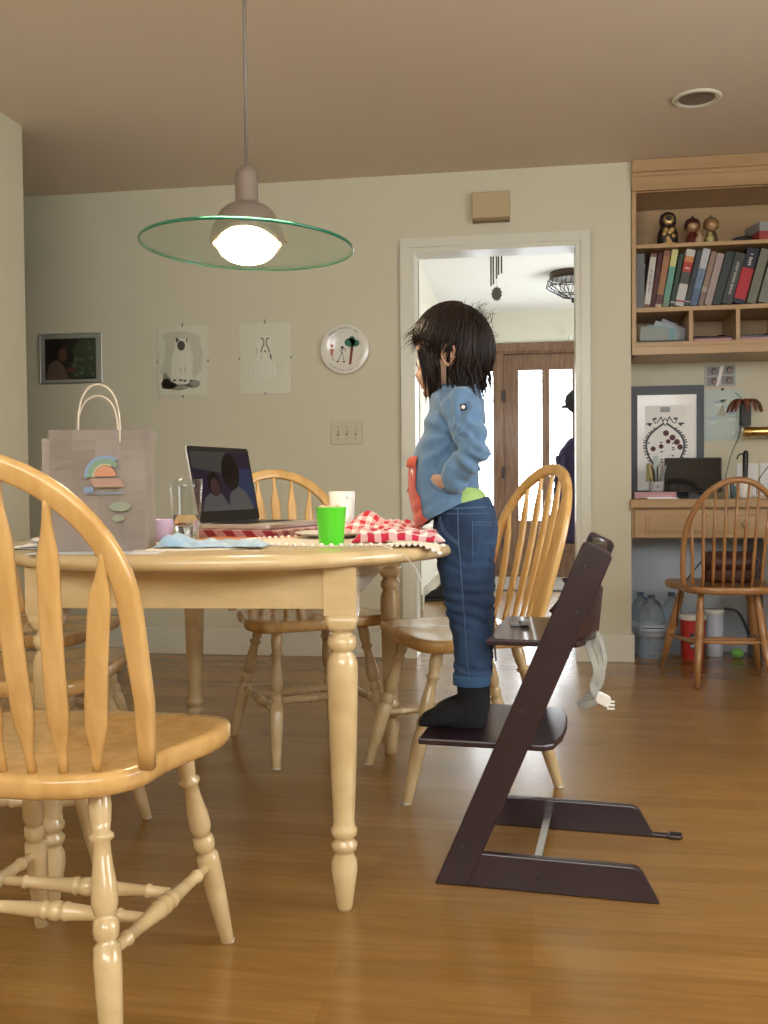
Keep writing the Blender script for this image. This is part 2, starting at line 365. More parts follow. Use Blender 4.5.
# window frames of the openings that light the room
def win(name, x0, x1, y0, y1, z0, z1, horiz):
    b = MB(); t = 0.05
    if horiz:
        ym = (y0+y1)/2
        for q in ((x0, x0+t), (x1-t, x1), ((x0+x1)/2-t/2, (x0+x1)/2+t/2)): b.box(q[0], q[1], y0, y1, z0, z1)
        b.box(x0, x1, y0+.002, y1-.002, z0, z0+t); b.box(x0, x1, y0+.002, y1-.002, z1-t, z1)
    else:
        for q in ((y0, y0+t), (y1-t, y1)): b.box(x0, x1, q[0], q[1], z0, z1)
        b.box(x0, x1, y0, y1, z0, z0+t); b.box(x0, x1, y0, y1, z1-t, z1)
    return struct(b.build(name, M['trim']))
win('window_1', -1.6, 1.8, -1.40, -1.34, 1.42, 2.36, True)
win('window_2', 2.42, 2.48, 0.85, 2.35, 0.7, 2.0, False)
# baseboards
sbox('baseboard_back', M['trim'], (-3.6, -0.640, 4.786, 4.80, 0, 0.135, 0.003), (0.297, 0.502, 4.786, 4.80, 0, 0.135, 0.003), (0.487, 0.502, 4.80, 5.14, 0, 0.135, 0.003))
sbox('baseboard_hall', M['trim'], (-0.80, -0.785, 6.72, 8.50, 0, 0.11, 0.003), (-2.4, -0.735, 6.588, 6.60, 0, 0.11, 0.003))
# door casing around the passage: an inner and an outer step, jamb lining
def casing(name, y0, sgn, wd=0.058):
    b = MB()
    for (a, t) in ((0.0, 0.014), (0.012, 0.020)):
        e = wd-a
        b.box(OX0-wd, OX0-a, min(y0, y0+sgn*t), max(y0, y0+sgn*t), 0, OZ+wd, 0.0)
        b.box(OX1+a, OX1+wd, min(y0, y0+sgn*t), max(y0, y0+sgn*t), 0, OZ+wd, 0.0)
        b.box(OX0-wd, OX1+wd, min(y0, y0+sgn*(t-.0012)), max(y0, y0+sgn*(t-.0012)), OZ+a, OZ+wd-.0006, 0.0)
    return struct(b.build(name, M['trim']))
casing('trim_1', 4.80, -1); casing('trim_2', 4.93, 1)
sbox('trim_3', M['trim'], (OX0-0.001, OX0+0.012, 4.785, 4.944, 0, OZ), (OX1-0.012, OX1+0.001, 4.785, 4.944, 0, OZ), (OX0, OX1, 4.786, 4.943, OZ-0.012, OZ+0.001))

# ------------------------------------------------------------------ front door unit (oak, tall panes)
Yd = 9.22
d = thing('door_1', 'x', 'x'); del d['label']; del d['category']; struct(d)
b = MB()
b.box(DX0+.001, DX1-.001, Yd-0.028, Yd+0.099, 2.10, 2.19, 0.0); b.box(DX0, DX0+0.06, Yd-0.03, Yd+0.1, 0, 2.10, 0.004); b.box(DX1-0.06, DX1, Yd-0.03, Yd+0.1, 0, 2.10, 0.004)
b.box(DX0-0.05, DX1+0.05, Yd-0.045, Yd-0.02, 2.12, 2.20, 0.005)
b.box(-0.335, -0.245, Yd-0.03, Yd+0.08, 0, 2.10, 0.004)                    # mullion post between sidelight and leaf
b.box(DX0, DX1, Yd-0.03, Yd+0.10, 0, 0.03, 0.003)
b.box(-.262, -.225, Yd+.048, Yd+.09, 0, 2.10); b.box(DX0, DX1, Yd+.049, Yd+.089, 2.07, 2.11); b.box(.452, .483, Yd+.048, Yd+.07, .03, 2.09)
b.build('door_frame', M['oak'], d)
def leaf(name, x0, x1, panes, st, z0=0.03, z1=2.095, gz0=0.52, gz1=1.945):
    b = MB(); y0, y1 = Yd, Yd+0.045
    for q in ((gz1, z1-.0006), (z0+.0006, z0+.17), (gz0-.12, gz0)): b.box(x0+.0006, x1-.0006, y0+.0009, y1-.0009, q[0], q[1])
    xs = [x0]+[v for p in panes for v in p]+[x1]
    for i in range(0, len(xs), 2): b.box(xs[i], xs[i+1], y0, y1, z0, z1)
    for p in panes: b.box(p[0], p[1], y0+0.015, y1-0.015, z0+0.17, gz0-0.12); b.box(p[0]+0.03, p[1]-0.03, y0+0.006, y1-0.012, z0+0.20, gz0-0.15, 0.006)
    o = b.build(name, M['oak'], d)
    g = MB()
    for p in panes:
        g.box(p[0]-0.004, p[1]+0.004, y0+0.018, y0+0.024, gz0, gz1)
    g.build('door_glass', M['pane'], o)
    c = MB()
    for p in panes:                                                       # leaded border lines
        for xx in (p[0]+0.022, p[1]-0.022): c.box(xx-0.002, xx+0.002, y0+0.014, y0+0.028, gz0, gz1)
        for zz in (gz0+0.03, gz1-0.03, gz1-0.11): c.box(p[0], p[1], y0+0.014, y0+0.028, zz-0.002, zz+0.002)
    c.build('leading', simple('lead', (0.30, 0.28, 0.30)), o)
    return o
leaf('sidelight', -0.60, -0.335, [(-0.555, -0.345)], 0)
L1 = leaf('door_leaf', -0.243, 0.465, [(-0.105, 0.115), (0.185, 0.395)], 0)
leaf('door_leaf', 0.470, 0.92, [(0.56, 0.83)], 0)
for z in (1.70, 0.98, 0.30):
    h = MB(); h.box(-0.262, -0.228, Yd-0.042, Yd-0.0, z-0.055, z+0.055, 0.003); h.build('door_hinge', M['darksteel'], d)
sbox('trim_4', M['oak'], (DX0, DX1, 9.12, 9.19, 0, 0.02, 0.004))
mt = MB(); mt.box(-0.45, 0.75, 7.85, 8.95, 0.0, 0.014, 0.005); mt.box(-0.41, 0.71, 7.89, 8.91, 0.014, 0.016, 0, 1)
tag(mt.build('doormat', [simple('mat_edge', (0.10, 0.09, 0.09)), M['mat']]), 'grey woven doormat lying before the oak front door', 'doormat')
# ------------------------------------------------------------------ arrow-back dining chairs
LEGP = [(0, .012), (.04, .016), (.10, .0185), (.15, .0165), (.185, .0135), (.195, .0195), (.21, .0195), (.22, .0135), (.27, .0145), (.36, .0195), (.42, .0205), (.455, .0165), (.462, .013), (.472, .0185), (.505, .0205), (.53, .0185), (.542, .014), (.555, .0205), (.62, .0215), (.75, .0195), (.9, .0155), (.985, .0135), (1, .012)]
SIDEP = [(0, .007), (.06, .009), (.14, .010), (.15, .013), (.165, .013), (.175, .010), (.30, .012), (.42, .0145), (.435, .0165), (.452, .0165), (.462, .013), (.478, .0165), (.50, .017), (.52, .0165), (.535, .013), (.548, .0165), (.562, .0165), (.575, .0145), (.70, .012), (.825, .010), (.835, .013), (.85, .013), (.86, .010), (.94, .009), (1, .007)]
def seat_mb(depth=0.43, hw=0.245, rear=0.185, top=0.45, th=0.036):
    half = [(0, -.228), (.07, -.226), (.135, -.210), (.180, -.178), (.203, -.135), (.208, -.09), (.212, -.045), (.226, .01), (.242, .07), (.247, .12), (.236, .172), (.205, .203), (.14, .212), (.07, .217), (0, .218)]
    sx_, sy_ = hw/.247, depth/.446
    half = [(x*sx_, y*sy_) for x, y in half]
    full = half+[(-x, y) for x, y in half[-2:0:-1]]
    out = []; m_ = len(full)
    for i in range(m_):
        p0, p1, p2, p3 = [V((*full[(i+k) % m_], 0)) for k in (-1, 0, 1, 2)]
        for t in (0, .5): q = 0.5*((2*p1)+(-p0+p2)*t+(2*p0-5*p1+4*p2-p3)*t*t+(-p0+3*p1-3*p2+p3)*t**3); out.append((q.x, q.y))
    vs = []; rings = []
    def ring(s, z, dish=False):
        r = []
        for (x, y) in out:
            zz = z
            if dish:
                xx, yy = x*s, y*s
                zz -= 0.007*math.exp(-((abs(xx)-0.10)**2/0.006+(yy-0.0)**2/0.02)); zz += 0.004*math.exp(-(xx**2/0.001))*(1 if yy > 0.03 else 0)
            r.append(V((x*s, y*s, zz)))
        return r
    b = MB()
    b.loft([ring(.95, top-th), ring(.985, top-th+.004), ring(1.0, top-th*.6), ring(1.0, top-.008), ring(.985, top-.001), ring(.9, top, True), ring(.75, top, True), ring(.6, top, True), ring(.45, top, True), ring(.3, top, True), ring(.12, top, True)])
    return b
def hoop_path(z0=0.452, ht=0.468, hw=0.222, straight=0.25, yb=-0.14, yt=-0.275):
    pts = []; n1 = 7
    def yy(x, z):
        t = (z-z0)/ht; k = (1-(abs(x)/hw)**2)
        return yb+(yt-yb)*t - 0.05*(1-t)*k*0
    for i in range(n1): z = z0+straight*i/n1; pts.append((hw*(0.955+0.045*min(1, i/3)), z))
    na = 26
    for i in range(na+1):
        a = PI*i/na; pts.append((hw*math.cos(a), z0+straight+(ht-straight)*math.sin(a)))
    for i in range(n1-1, -1, -1): z = z0+straight*i/n1; pts.append((-hw*(0.955+0.045*min(1, i/3)), z))
    return [V((x, yb+(yt-yb)*((z-z0)/ht)-0.028*(1-(x/hw)**2), z)) for x, z in pts]
def make_dining_chair(label, group):
    t = thing('dining_chair', label, 'chair', group=group)
    seat_mb().build('seat', M['maple'], t)
    path = hoop_path(); n = len(path)
    secs = []
    for i in range(n):
        f = min(i, n-1-i)/6.0; k = min(1, 0.72+0.28*f)
        secs.append(rrect(0.034*k, 0.021, 0.006, 2))
    mb = MB()
    # section side axis lies in the bow plane; "up" = bow normal
    nrm = V((0, 1, (0.135/0.468)))
    mb.sweep(path, secs, 0, True, up=nrm)
    mb.build('back_bow', M['maple'], t)
    for i in range(-3, 4):
        x0 = i*0.046; y0 = -0.188+0.0030*i*i; x1 = i*0.066
        z1 = 0.702+0.218*math.sqrt(max(0, 1-(x1/0.222)**2)); tt = (z1-0.452)/0.468
        y1 = -0.14-0.135*tt-0.028*(1-(x1/0.222)**2)
        p0 = V((x0, y0, 0.444)); p1 = V((x1, y1, z1-0.008)); pts = []; secs = []
        prof = [(0, .0075), (.07, .0075), (.12, .010), (.18, .0155), (.24, .018), (.40, .018), (.60, .0175), (.76, .0172), (.80, .0165), (.86, .0115), (.91, .0075), (.96, .0062), (1, .006)]
        for (q, wv) in prof:
            pts.append(p0.lerp(p1, q)+V((0, -0.010*math.sin(PI*q), 0))); th = 0.0065 if wv > .012 else .0068
            secs.append([(wv*math.cos(a), th*math.sin(a)) for a in [2*PI*k/12 for k in range(12)]] if wv <= .012 else [(wv*math.copysign(abs(math.cos(a))**.6, math.cos(a)), th*math.copysign(abs(math.sin(a))**.6, math.sin(a))) for a in [2*PI*k/12 for k in range(12)]])
        b = MB(); b.sweep(pts, secs, 0, True, up=(0, 1, 0.25)); b.build('spindle', M['maple'], t)
    feet = {}
    for sx in (1, -1):
        for fr in (1, 0):
            a = V((sx*0.150, 0.125, 0.425)) if fr else V((sx*0.118, -0.118, 0.425))
            e = V((sx*0.196, 0.238, 0.0)) if fr else V((sx*0.190, -0.225, 0.0))
            b = MB(); b.turned(a, e, LEGP, 16); lg = b.build('leg', M['maple2'], t); feet[(sx, fr)] = (a, e)
            g = MB(); g.lathe([(.0125, 0), (.0135, .004), (.013, .006)], 12); gl = g.build('glide', M['trim'], lg); gl.location = e
    mids = []
    for sx in (1, -1):
        (a, e), (a2, e2) = feet[(sx, 1)], feet[(sx, 0)]
        p = e.lerp(a, 0.165/0.425); q = e2.lerp(a2, 0.175/0.425)
        b = MB(); b.turned(p, q, SIDEP, 12); b.build('side_stretcher', M['maple2'], t); mids.append((p, q))
    for k in (0.36, 0.64):
        b = MB(); b.turned(mids[0][0].lerp(mids[0][1], k), mids[1][0].lerp(mids[1][1], k), SIDEP, 12); b.build('cross_stretcher', M['maple2'], t)
    return t
GC = 'arrow-back dining chairs around the table'
R = math.radians
ch = make_dining_chair('yellow maple arrow-back chair in the left foreground, its bowed back to us', GC)
place(ch, (-0.785, 1.530, 0), R(88-90))
dup(ch, (-0.755, 3.17, 0), R(-55-90), 'arrow-back chair at the far end of the table, its bow rising beside the laptop', GC)
dup(ch, (-0.205, 2.87, 0), R(205-90), 'arrow-back chair standing between the child and the hallway doorway', GC)
dup(ch, (-1.215, 2.17, 0), R(8-90), 'arrow-back chair tucked under the left side, seat seen through the foreground chair spindles', GC)
dup(ch, (-1.53, 2.80, 0), R(4-90), 'arrow-back chair at the left side farther back, seat barely seen between the foreground spindles', GC)

# ------------------------------------------------------------------ hoop-back desk chair (bamboo turned)
def make_desk_chair():
    t = thing('desk_chair', 'orange-brown hoop-back chair with thin round spindles pulled up to the built-in desk', 'chair')
    seat_mb(0.42, 0.225, 0.20, 0.43, 0.032).build('seat', M['beech'], t)
    path = hoop_path(0.43, 0.455, 0.205, 0.16, -0.155, -0.24)
    b = MB(); b.tube(path, [0.0135-0.002*abs(i-len(path)/2)/(len(path)/2) for i in range(len(path))], 10); b.build('back_bow', M['beech'], t)
    for i in range(-4, 5):
        x0 = i*0.040; y0 = -0.178+0.0012*i*i; x1 = i*0.0445
        z1 = 0.59+0.295*math.sqrt(max(0, 1-(x1/0.205)**2)); tt = (z1-0.43)/0.455; y1 = -0.155-0.085*tt-0.028*(1-(x1/0.205)**2)
        b = MB(); b.turned((x0, y0, 0.424), (x1, y1, z1), [(0, .0065), (.25, .0078), (.5, .0075), (1, .005)], 8); b.build('spindle', M['beech'], t)
    bam = [(0, .012), (.12, .0155), (.2, .0165), (.21, .0145), (.22, .0165), (.4, .0185), (.5, .019), (.51, .0165), (.52, .0185), (.7, .016), (1, .0105)]
    F = {}
    for sx in (1, -1):
        for fr in (1, 0):
            a = V((sx*.145, .115, .405)) if fr else V((sx*.115, -.11, .405)); e = V((sx*.222, .225, 0)) if fr else V((sx*.155, -.215, 0))
            b = MB(); b.turned(a, e, bam, 12); b.build('leg', M['beech'], t); F[(sx, fr)] = (a, e)
    P = []
    st = [(0, .006), (.3, .009), (.5, .0115), (.7, .009), (1, .006)]
    for sx in (1, -1):
        p = F[(sx, 1)][1].lerp(F[(sx, 1)][0], .42); q = F[(sx, 0)][1].lerp(F[(sx, 0)][0], .45)
        b = MB(); b.turned(p, q, st, 10); b.build('side_stretcher', M['beech'], t); P.append((p, q))
    b = MB(); b.turned(P[0][0].lerp(P[0][1], .5), P[1][0].lerp(P[1][1], .5), st, 10); b.build('cross_stretcher', M['beech'], t)
    b = MB(); b.turned(F[(1, 0)][1].lerp(F[(1, 0)][0], .47), F[(-1, 0)][1].lerp(F[(-1, 0)][0], .47), st, 10); b.build('cross_stretcher', M['beech'], t)
    return t
place(make_desk_chair(), (0.84, 4.425, 0), R(3))

# ------------------------------------------------------------------ dining table
TROT = R(4.0); TX, TY = -0.735, 2.49
tb = thing('dining_table', 'pale maple dining table with rounded ends and turned legs', 'table', (TX, TY, 0), TROT)
def stadium(r, half, n=28, p=2.0):
    out = []
    for k in range(n+1): a = PI*k/n; out.append((r*math.cos(a), half+r*math.sin(a)))
    for k in range(n+1): a = PI+PI*k/n; out.append((r*math.cos(a), -half+r*math.sin(a)))
    return out
def top_mb(z1=0.745, th=0.032, R0=0.57, half=0.18):
    rings = []
    for dr, z in ((-0.022, z1-th), (-0.008, z1-th+0.004), (0, z1-th+0.012), (0, z1-0.012), (-0.004, z1-0.004), (-0.013, z1)):
        rings.append([V((x, y, z)) for x, y in stadium(R0+dr, half)])
    return MB().loft(rings)
top_mb().build('tabletop', M['maple2'], tb)
fr = MB(); lx, ly = 0.312, 0.585
fr.box(-lx, lx, -ly-0.022, -ly, 0.627, 0.713, 0.002)
fr.box(-lx, lx, ly-0.01, ly+0.012, 0.627, 0.713, 0.002)
for s in (1, -1): fr.box(s*(lx+0.0)-0.011, s*(lx+0.0)+0.011, -ly, ly, 0.627, 0.713, 0.002)
fr.build('apron', M['maple2'], tb)
TL = [(0, .0155), (.008, .0165), (.055, .0235), (.085, .0278), (.105, .0262), (.118, .0205), (.124, .0205), (.128, .0268), (.140, .0275), (.146, .0215), (.153, .0215), (.158, .0270), (.170, .0275), (.176, .0235), (.188, .0225), (.26, .0255), (.36, .029), (.44, .0312), (.49, .0322), (.514, .0315), (.529, .027), (.535, .0228), (.540, .0228), (.5445, .0292), (.556, .0312), (.567, .0292), (.5715, .023), (.580, .023), (.584, .029)]
for sx in (1, -1):
    for sy in (1, -1):
        b = MB(); b.lathe([(r, z) for z, r in TL], 24)
        b.box(-.033, .033, -.033, .033, .6141, .713)
        b.loft([[V((x*k, y*k, z)) for x, y in rrect(.066, .066, .012 if k == 1 else .02, 4)] for k, z in ((.80, .582), (.93, .588), (1, .600), (1, .614))])
        o = b.build('leg', M['maple2'], tb); o.location = (sx*lx*(1 if sy < 0 else 1.04), -ly*1 if sy < 0 else ly*0.96, 0)
def on_table(x, y): return x, y
TZ = 0.7455

# ------------------------------------------------------------------ stepped wooden high chair
hc = thing('high_chair', 'dark brown slanted wooden high chair the child stands on', 'high chair', (0.046, 2.262, 0), R(-5.5))
ox = 0.03
def side(yc, name):
    y0, y1 = yc-0.011, yc+0.011
    X = frame((0, y1, 0), (1, 0, 0), (0, 0, 1))         # local z = -Y
    b = MB(); b.prism([(-.238, 0), (-.165, 0), (.142, .719), (.140, .729), (.134, .735), (.092, .755), (.084, .754), (.080, .748)], 0, 0.022, 0, X, 0.0035)
    o = b.build(name, M['tt'], hc)
    r = MB(); r.prism([(-.168, 0), (.238, 0), (.234, .008), (.204, .062), (.194, .071), (.184, .074), (-.136, .076)], 0.0005, 0.0215, 0, X, 0.003)
    r.build('floor_rail', M['tt'], hc)
    for (px, pz) in ((.088, .705), (.070, .607), (-.045, .390), (-.177, .090), (-.012, .031)):
        s = MB(); s.lathe([(0.0, 0), (.0045, 0), (.0055, .0015), (.004, .003), (.002, .002)], 12, 0, frame((px, y0+0.0005, pz), (1, 0, 0), (0, 0, 1))); s.build('bolt', M['darksteel'], o)
    return o
side(-0.195, 'side_panel'); side(0.195, 'side_panel')
g = MB(); g.box(.12, .295, 0.186, 0.206, 0.0, 0.008, 0.003); g.box(.27, .305, .180, .212, 0, .010, .004); g.build('glide_extension', M['darksteel'], hc)
b = MB(); b.prism([(-.278, -.184), (.000, -.184), (.018, -.165), (.033, -.09), (.037, 0), (.033, .09), (.018, .165), (.000, .184), (-.278, .184)], .300, .315, 0, None, .004, False); b.build('foot_plate', M['tt'], hc)
b = MB(); b.prism([(-.125, -.184), (.072, -.184), (.086, -.15), (.093, 0), (.086, .15), (.072, .184), (-.125, .184)], .527, .541, 0, None, .004); b.build('seat_plate', M['tt'], hc)
b = MB(); b.box(-.03, -.012, -.184, .184, .040, .044, .001); b.lathe([(.005, -.184), (.005, .184)], 10, 0, Matrix.Translation((-.021, 0, .032)) @ Matrix.Rotation(PI/2, 4, 'X')); b.build('cross_rod', M['steel'], hc)
b = MB(); b.lathe([(.006, -.184), (.006, .184)], 10, 0, Matrix.Translation((-.055, 0, .345)) @ Matrix.Rotation(PI/2, 4, 'X')); b.build('cross_rod', M['steel'], hc)
def backrest(zc, hgt, xa, bulge, name):
    pts = []
    for k in range(17):
        t = -1+2*k/16; pts.append(V((xa+bulge*(1-t*t), t*0.183, zc)))
    b = MB(); b.sweep(pts, rrect(.013, hgt, .005, 2), 0, True, up=(0.10, 0, 0.99)); return b.build(name, M['tt'], hc)
backrest(.585, .110, .058, .050, 'backrest'); backrest(.710, .070, .085, .035, 'top_slat')
# wing-shaped front bow of the backrest: flared ends
for s in (1,):
    b = MB(); b.prism([(.024, .0), (.085, .0), (.085, .088), (.060, .096), (.024, .098), (.014, .094), (.022, .082)], -.006, .006, 0, frame((.0, s*.176, .545), (1, 0, 0), (0, 0, 1)), .003); b.build('backrest_wing', M['tt'], hc)
# harness straps
b = MB()
def strap(pts, wd=.011): 
    b.sweep(pts, [(wd, .0015), (-wd, .0015), (-wd, -.0015), (wd, -.0015)], 0, False, up=(0.3, -1, 0.1))
def bez(ps, n=14):
    out = []
    m = len(ps)
    for i in range(m-1):
        p0 = V(ps[max(i-1, 0)]); p1 = V(ps[i]); p2 = V(ps[i+1]); p3 = V(ps[min(i+2, m-1)])
        for k in range(n):
            t = k/n; out.append(0.5*((2*p1)+(-p0+p2)*t+(2*p0-5*p1+4*p2-p3)*t*t+(-p0+3*p1-3*p2+p3)*t*t*t))
    out.append(V(ps[-1])); return out
strap(bez([(.105, -.03, .545), (.128, -.05, .515), (.142, -.055, .465), (.134, -.05, .42), (.102, -.05, .385), (.090, -.045, .375)]), .007)
strap(bez([(.103, -.04, .54), (.112, -.06, .51), (.130, -.065, .46), (.122, -.06, .425), (.128, -.06, .402), (.140, -.06, .395)]), .007)
strap(bez([(.090, -.05, .372), (.11, -.06, .378), (.138, -.065, .393)]), .007)
strap(bez([(.108, -.045, .55), (.135, -.05, .535), (.148, -.055, .485), (.143, -.05, .45)]), .005)
for k in range(9): pass
b.v = [p+V((-.024, 0, 0)) for p in b.v]; st = b.build('harness_strap', M['web'], hc)
b = MB(); b.prism(rrect(.034, .026, .008), -.005, .005, 0, frame((.145, -.066, .394), (1, 0, -.5), (.3, 0, 1)), .002)
for k in (-1, 0, 1): b.box(.153, .170, -.070, -.064, .380+k*.008, .384+k*.008, .001)
b.v = [p+V((-.024, 0, 0)) for p in b.v]; b.build('buckle', M['white'], st)
b = MB(); 
for k in range(10):
    t = k/9; p = V((.099+.030*t, -.0535-.004*t, .380+.050*t)); b.box(p.x-.008, p.x+.008, p.y-.0015, p.y+.001, p.z-.001, p.z+.001)
b.v = [p+V((-.024, 0, 0)) for p in b.v]; b.build('strap_weave', M['grey'], st)
b = MB(); 
b.prism(rrect(.045, .018, .006), 0, .006, 0, Matrix.Translation((-.075, .02, .5415)) @ Matrix.Rotation(.3, 4, 'Z'), .001)
b.prism(rrect(.022, .026, .006), .004, .011, 0, Matrix.Translation((-.062, .015, .5415)) @ Matrix.Rotation(.3, 4, 'Z'), .001)
b.build('crotch_buckle', M['grey'], hc)
b = MB(); b.sweep([(-.128, .0, .542), (-.133, .0, .535), (-.131, -.0, .50), (-.128, 0, .46)], [(.012, .001), (-.012, .001), (-.012, -.001), (.012, -.001)], 0, True, up=(1, 0, .1)); b.build('harness_strap', M['web'], hc)
# ------------------------------------------------------------------ the child
cy = 2.255
kid = thing('person', 'small dark-haired child in blue sweatshirt, jeans and black socks standing on the high chair', 'person', (-0.17, cy, 0.315))
KX, KZ = -0.17, 0.315
def K(x, y, z): return V((x-KX, y, z-KZ))           # world x, sideways offset y, world z -> local
n = 28
def ring(xf, xb, z, hy, y=0, p=2.2, tilt=0.0):
    c = ((xf+xb)/2); a = (xb-xf)/2; out = []
    for k in range(n):
        t = 2*PI*k/n; ct, st = math.cos(t), math.sin(t)
        X = c+a*math.copysign(abs(ct)**(2/p), ct); Y = y+hy*math.copysign(abs(st)**(2/p), st)
        out.append(K(X, Y, z+tilt*(X-c)))
    return out
def hand_mb(b, wrist, dirv, palmn, sc=1.0, curl=0.5, thumb=1):
    d = V(dirv).normalized(); nn = V(palmn).normalized(); nn = (nn-d*nn.dot(d)).normalized(); s = d.cross(nn)
    w0 = V(wrist); L = .045*sc
    b.sweep([w0-d*.01, w0, w0+d*L*.35, w0+d*L*.75, w0+d*L], [[(.013*sc*q*math.cos(a)*1.25, .0085*sc*q*math.sin(a)) for a in [2*PI*k/12 for k in range(12)]] for q in (1, 1, 1.2, 1.35, 1.1)], 0, True, up=nn)
    for i, (o, l) in enumerate(((-1.5, .028), (-.5, .032), (.5, .030), (1.5, .024))):
        p = w0+d*L*.85+s*o*.0082*sc; pts = [p]; dd = d.copy()
        for j, fr in enumerate((.42, .33, .25)):
            dd = (dd*math.cos(curl*(.5+.3*j))+nn*math.sin(curl*(.5+.3*j))).normalized(); p = p+dd*l*sc*fr; pts.append(p)
        b.tube(pts, [.0048*sc, .0045*sc, .0041*sc, .003*sc], 8)
    p = w0+d*L*.25+s*thumb*-.014*sc; dd = (d*.75-s*thumb*.65+nn*.2).normalized(); pts = [p, p+dd*.014*sc, p+(dd*.9+d*.3).normalized()*.027*sc, p+(dd*.6+d*.7).normalized()*.036*sc]
    b.tube(pts, [.006*sc, .0055*sc, .005*sc, .0036*sc], 8)
# body: head, neck, torso, arms with hands, legs in one continuous surface
bh_ = b = MB()
HC = K(-.175, 0, 0)
HROT = Matrix.Translation((HC.x, 0, 0)) @ Matrix.Rotation(R(-15), 4, 'Z') @ Matrix.Translation((-HC.x, 0, 0))
def headring(z, xf, xb, hy, p=2.1): return ring(xf, xb, z, hy, 0, p)
b.loft([headring(z, xf, xb, hy) for z, xf, xb, hy in (
    (1.083, -.232, -.198, .012), (1.090, -.240, -.180, .026), (1.102, -.246, -.155, .042), (1.118, -.250, -.132, .054), (1.140, -.254, -.116, .063), (1.160, -.258, -.106, .068),
    (1.180, -.262, -.101, .071), (1.205, -.264, -.099, .073), (1.230, -.259, -.101, .070), (1.252, -.248, -.108, .062), (1.270, -.230, -.124, .047), (1.281, -.204, -.150, .026))])
b.ball(K(-.262, 0, 1.138), (.0105, .0095, .0085)); b.ball(K(-.258, 0, 1.152), (.008, .007, .016))       # nose
b.ball(K(-.252, 0, 1.117), (.0075, .013, .0042)); b.ball(K(-.250, 0, 1.109), (.0075, .012, .0045))       # lips
b.ball(K(-.242, 0, 1.094), (.010, .014, .010)); 
for s in (1, -1): b.ball(K(-.236, s*.032, 1.128), (.018, .020, .020))
bh_.v = [HROT @ p for p in bh_.v]
b.loft([ring(-.205, -.140, 1.13, .034), ring(-.205, -.134, 1.115, .036), ring(-.206, -.126, 1.10, .038), ring(-.212, -.118, 1.085, .055), ring(-.220, -.112, 1.07, .085), ring(-.23, -.112, 1.04, .105),
        ring(-.242, -.118, 1.0, .103), ring(-.262, -.130, .93, .100), ring(-.266, -.138, .87, .102), ring(-.215, -.095, .82, .10), ring(-.215, -.085, .77, .10)])
for s in (1, -1):
    b.loft([ring(-.215, -.088, .80, .052, s*.053), ring(-.205, -.092, .70, .052, s*.053), ring(-.190, -.096, .60, .042, s*.055), ring(-.170, -.098, .50, .036, s*.055), ring(-.160, -.105, .42, .028, s*.055), ring(-.160, -.110, .36, .026, s*.055)])
    b.tube([K(-.140, s*.112, .355), K(-.185, s*.06, .340), K(-.225, s*.06, .335)][1:], [.022, .014], 10)
SH = lambda s: K(-.152, s*.108, 1.045)
ELB = lambda s: K(-.122-.03*(s > 0), s*.158, .952); WR = lambda s: K(-.186, s*.128, .884)
for s in (1, -1):
    b.tube([SH(s), SH(s).lerp(ELB(s), .5), ELB(s), ELB(s).lerp(WR(s), .5), WR(s)], [.030, .027, .023, .021, .014], 12)
    hand_mb(b, WR(s)+V((-.004, s*.0, .001)), (-.80, -s*.75, -.08), (0, -s, .1), .92, .45, s)
body = voxel(b, 'body', [M['skin'], simple('lips', (.45, .13, .11), rough=.4)], kid, 0.0030, 3, .5)
for p in body.data.polygons:
    c = HROT.inverted() @ p.center; wx, wz = c.x+KX, c.z+KZ
    if wx < -.2545 and abs(c.y) < .013 and 1.105 < wz < 1.1205: p.material_index = 1
# ears
for s in (1, -1):
    e = MB(); X = HROT @ frame(K(-.160, s*.072, 1.172), (1, 0, .12), (0, s*.10, 1))
    e.sweep([X @ V((.015*math.cos(a)*(1+.12*math.sin(a)), .023*math.sin(a), s*-.006)) for a in [2*PI*k/20 for k in range(20)]], [(.0038*math.cos(q), .0042*math.sin(q)) for q in [2*PI*k/8 for k in range(8)]], 0, True, up=(0, 1, 0), closed=True)
    e.ball(X @ V((0, 0, 0)), (.013, .004, .020)); e.ball(X @ V((.006, -.002, s*-.006)), (.005, .005, .009)); e.ball(X @ V((-.002, -.022, 0)), (.006, .004, .007))
    e.build('ear', M['skin'], kid)
    y = MB(); y.ball(HROT @ K(-.2465, s*.027, 1.163), .0110); y.build('eye', M['white'], kid)
    y = MB(); y.ball(HROT @ K(-.2555, s*.0275, 1.162), (.0040, .0055, .006)); y.build('iris', M['black'], kid)

# sweatshirt
b = MB()
b.loft([ring(-.212, -.124, 1.108, .046), ring(-.226, -.110, 1.094, .078), ring(-.230, -.103, 1.072, .108), ring(-.238, -.107, 1.040, .121), ring(-.248, -.114, 1.005, .119), ring(-.262, -.118, .970, .118),
        ring(-.274, -.125, .935, .119), ring(-.280, -.124, .888, .121), ring(-.276, -.113, .842, .121), ring(-.266, -.105, .795, .120), ring(-.250, -.09, .760, .118)])
for s in (1, -1):
    sh = K(-.152, s*.106, 1.052); el = K(-.119-.03*(s > 0), s*.163, .950); wr = K(-.172, s*.144, .890)
    b.tube([sh+V((-.01, -s*.05, .012)), sh, sh.lerp(el, .35), sh.lerp(el, .75), el, el.lerp(wr, .35), el.lerp(wr, .7), wr, wr+V((-.012, -s*.004, -.006))], [.035, .044, .041, .037, .035, .034, .032, .027, .020], 14)
    b.ball(wr+V((.012, 0, -.012)), (.026, .024, .020))
shirt = voxel(b, 'sweatshirt', [M['shirt'], M['coral'], M['coral2']], kid, 0.0035, 4, .5)
me = shirt.data; NR = [v.normal.copy() for v in me.vertices]
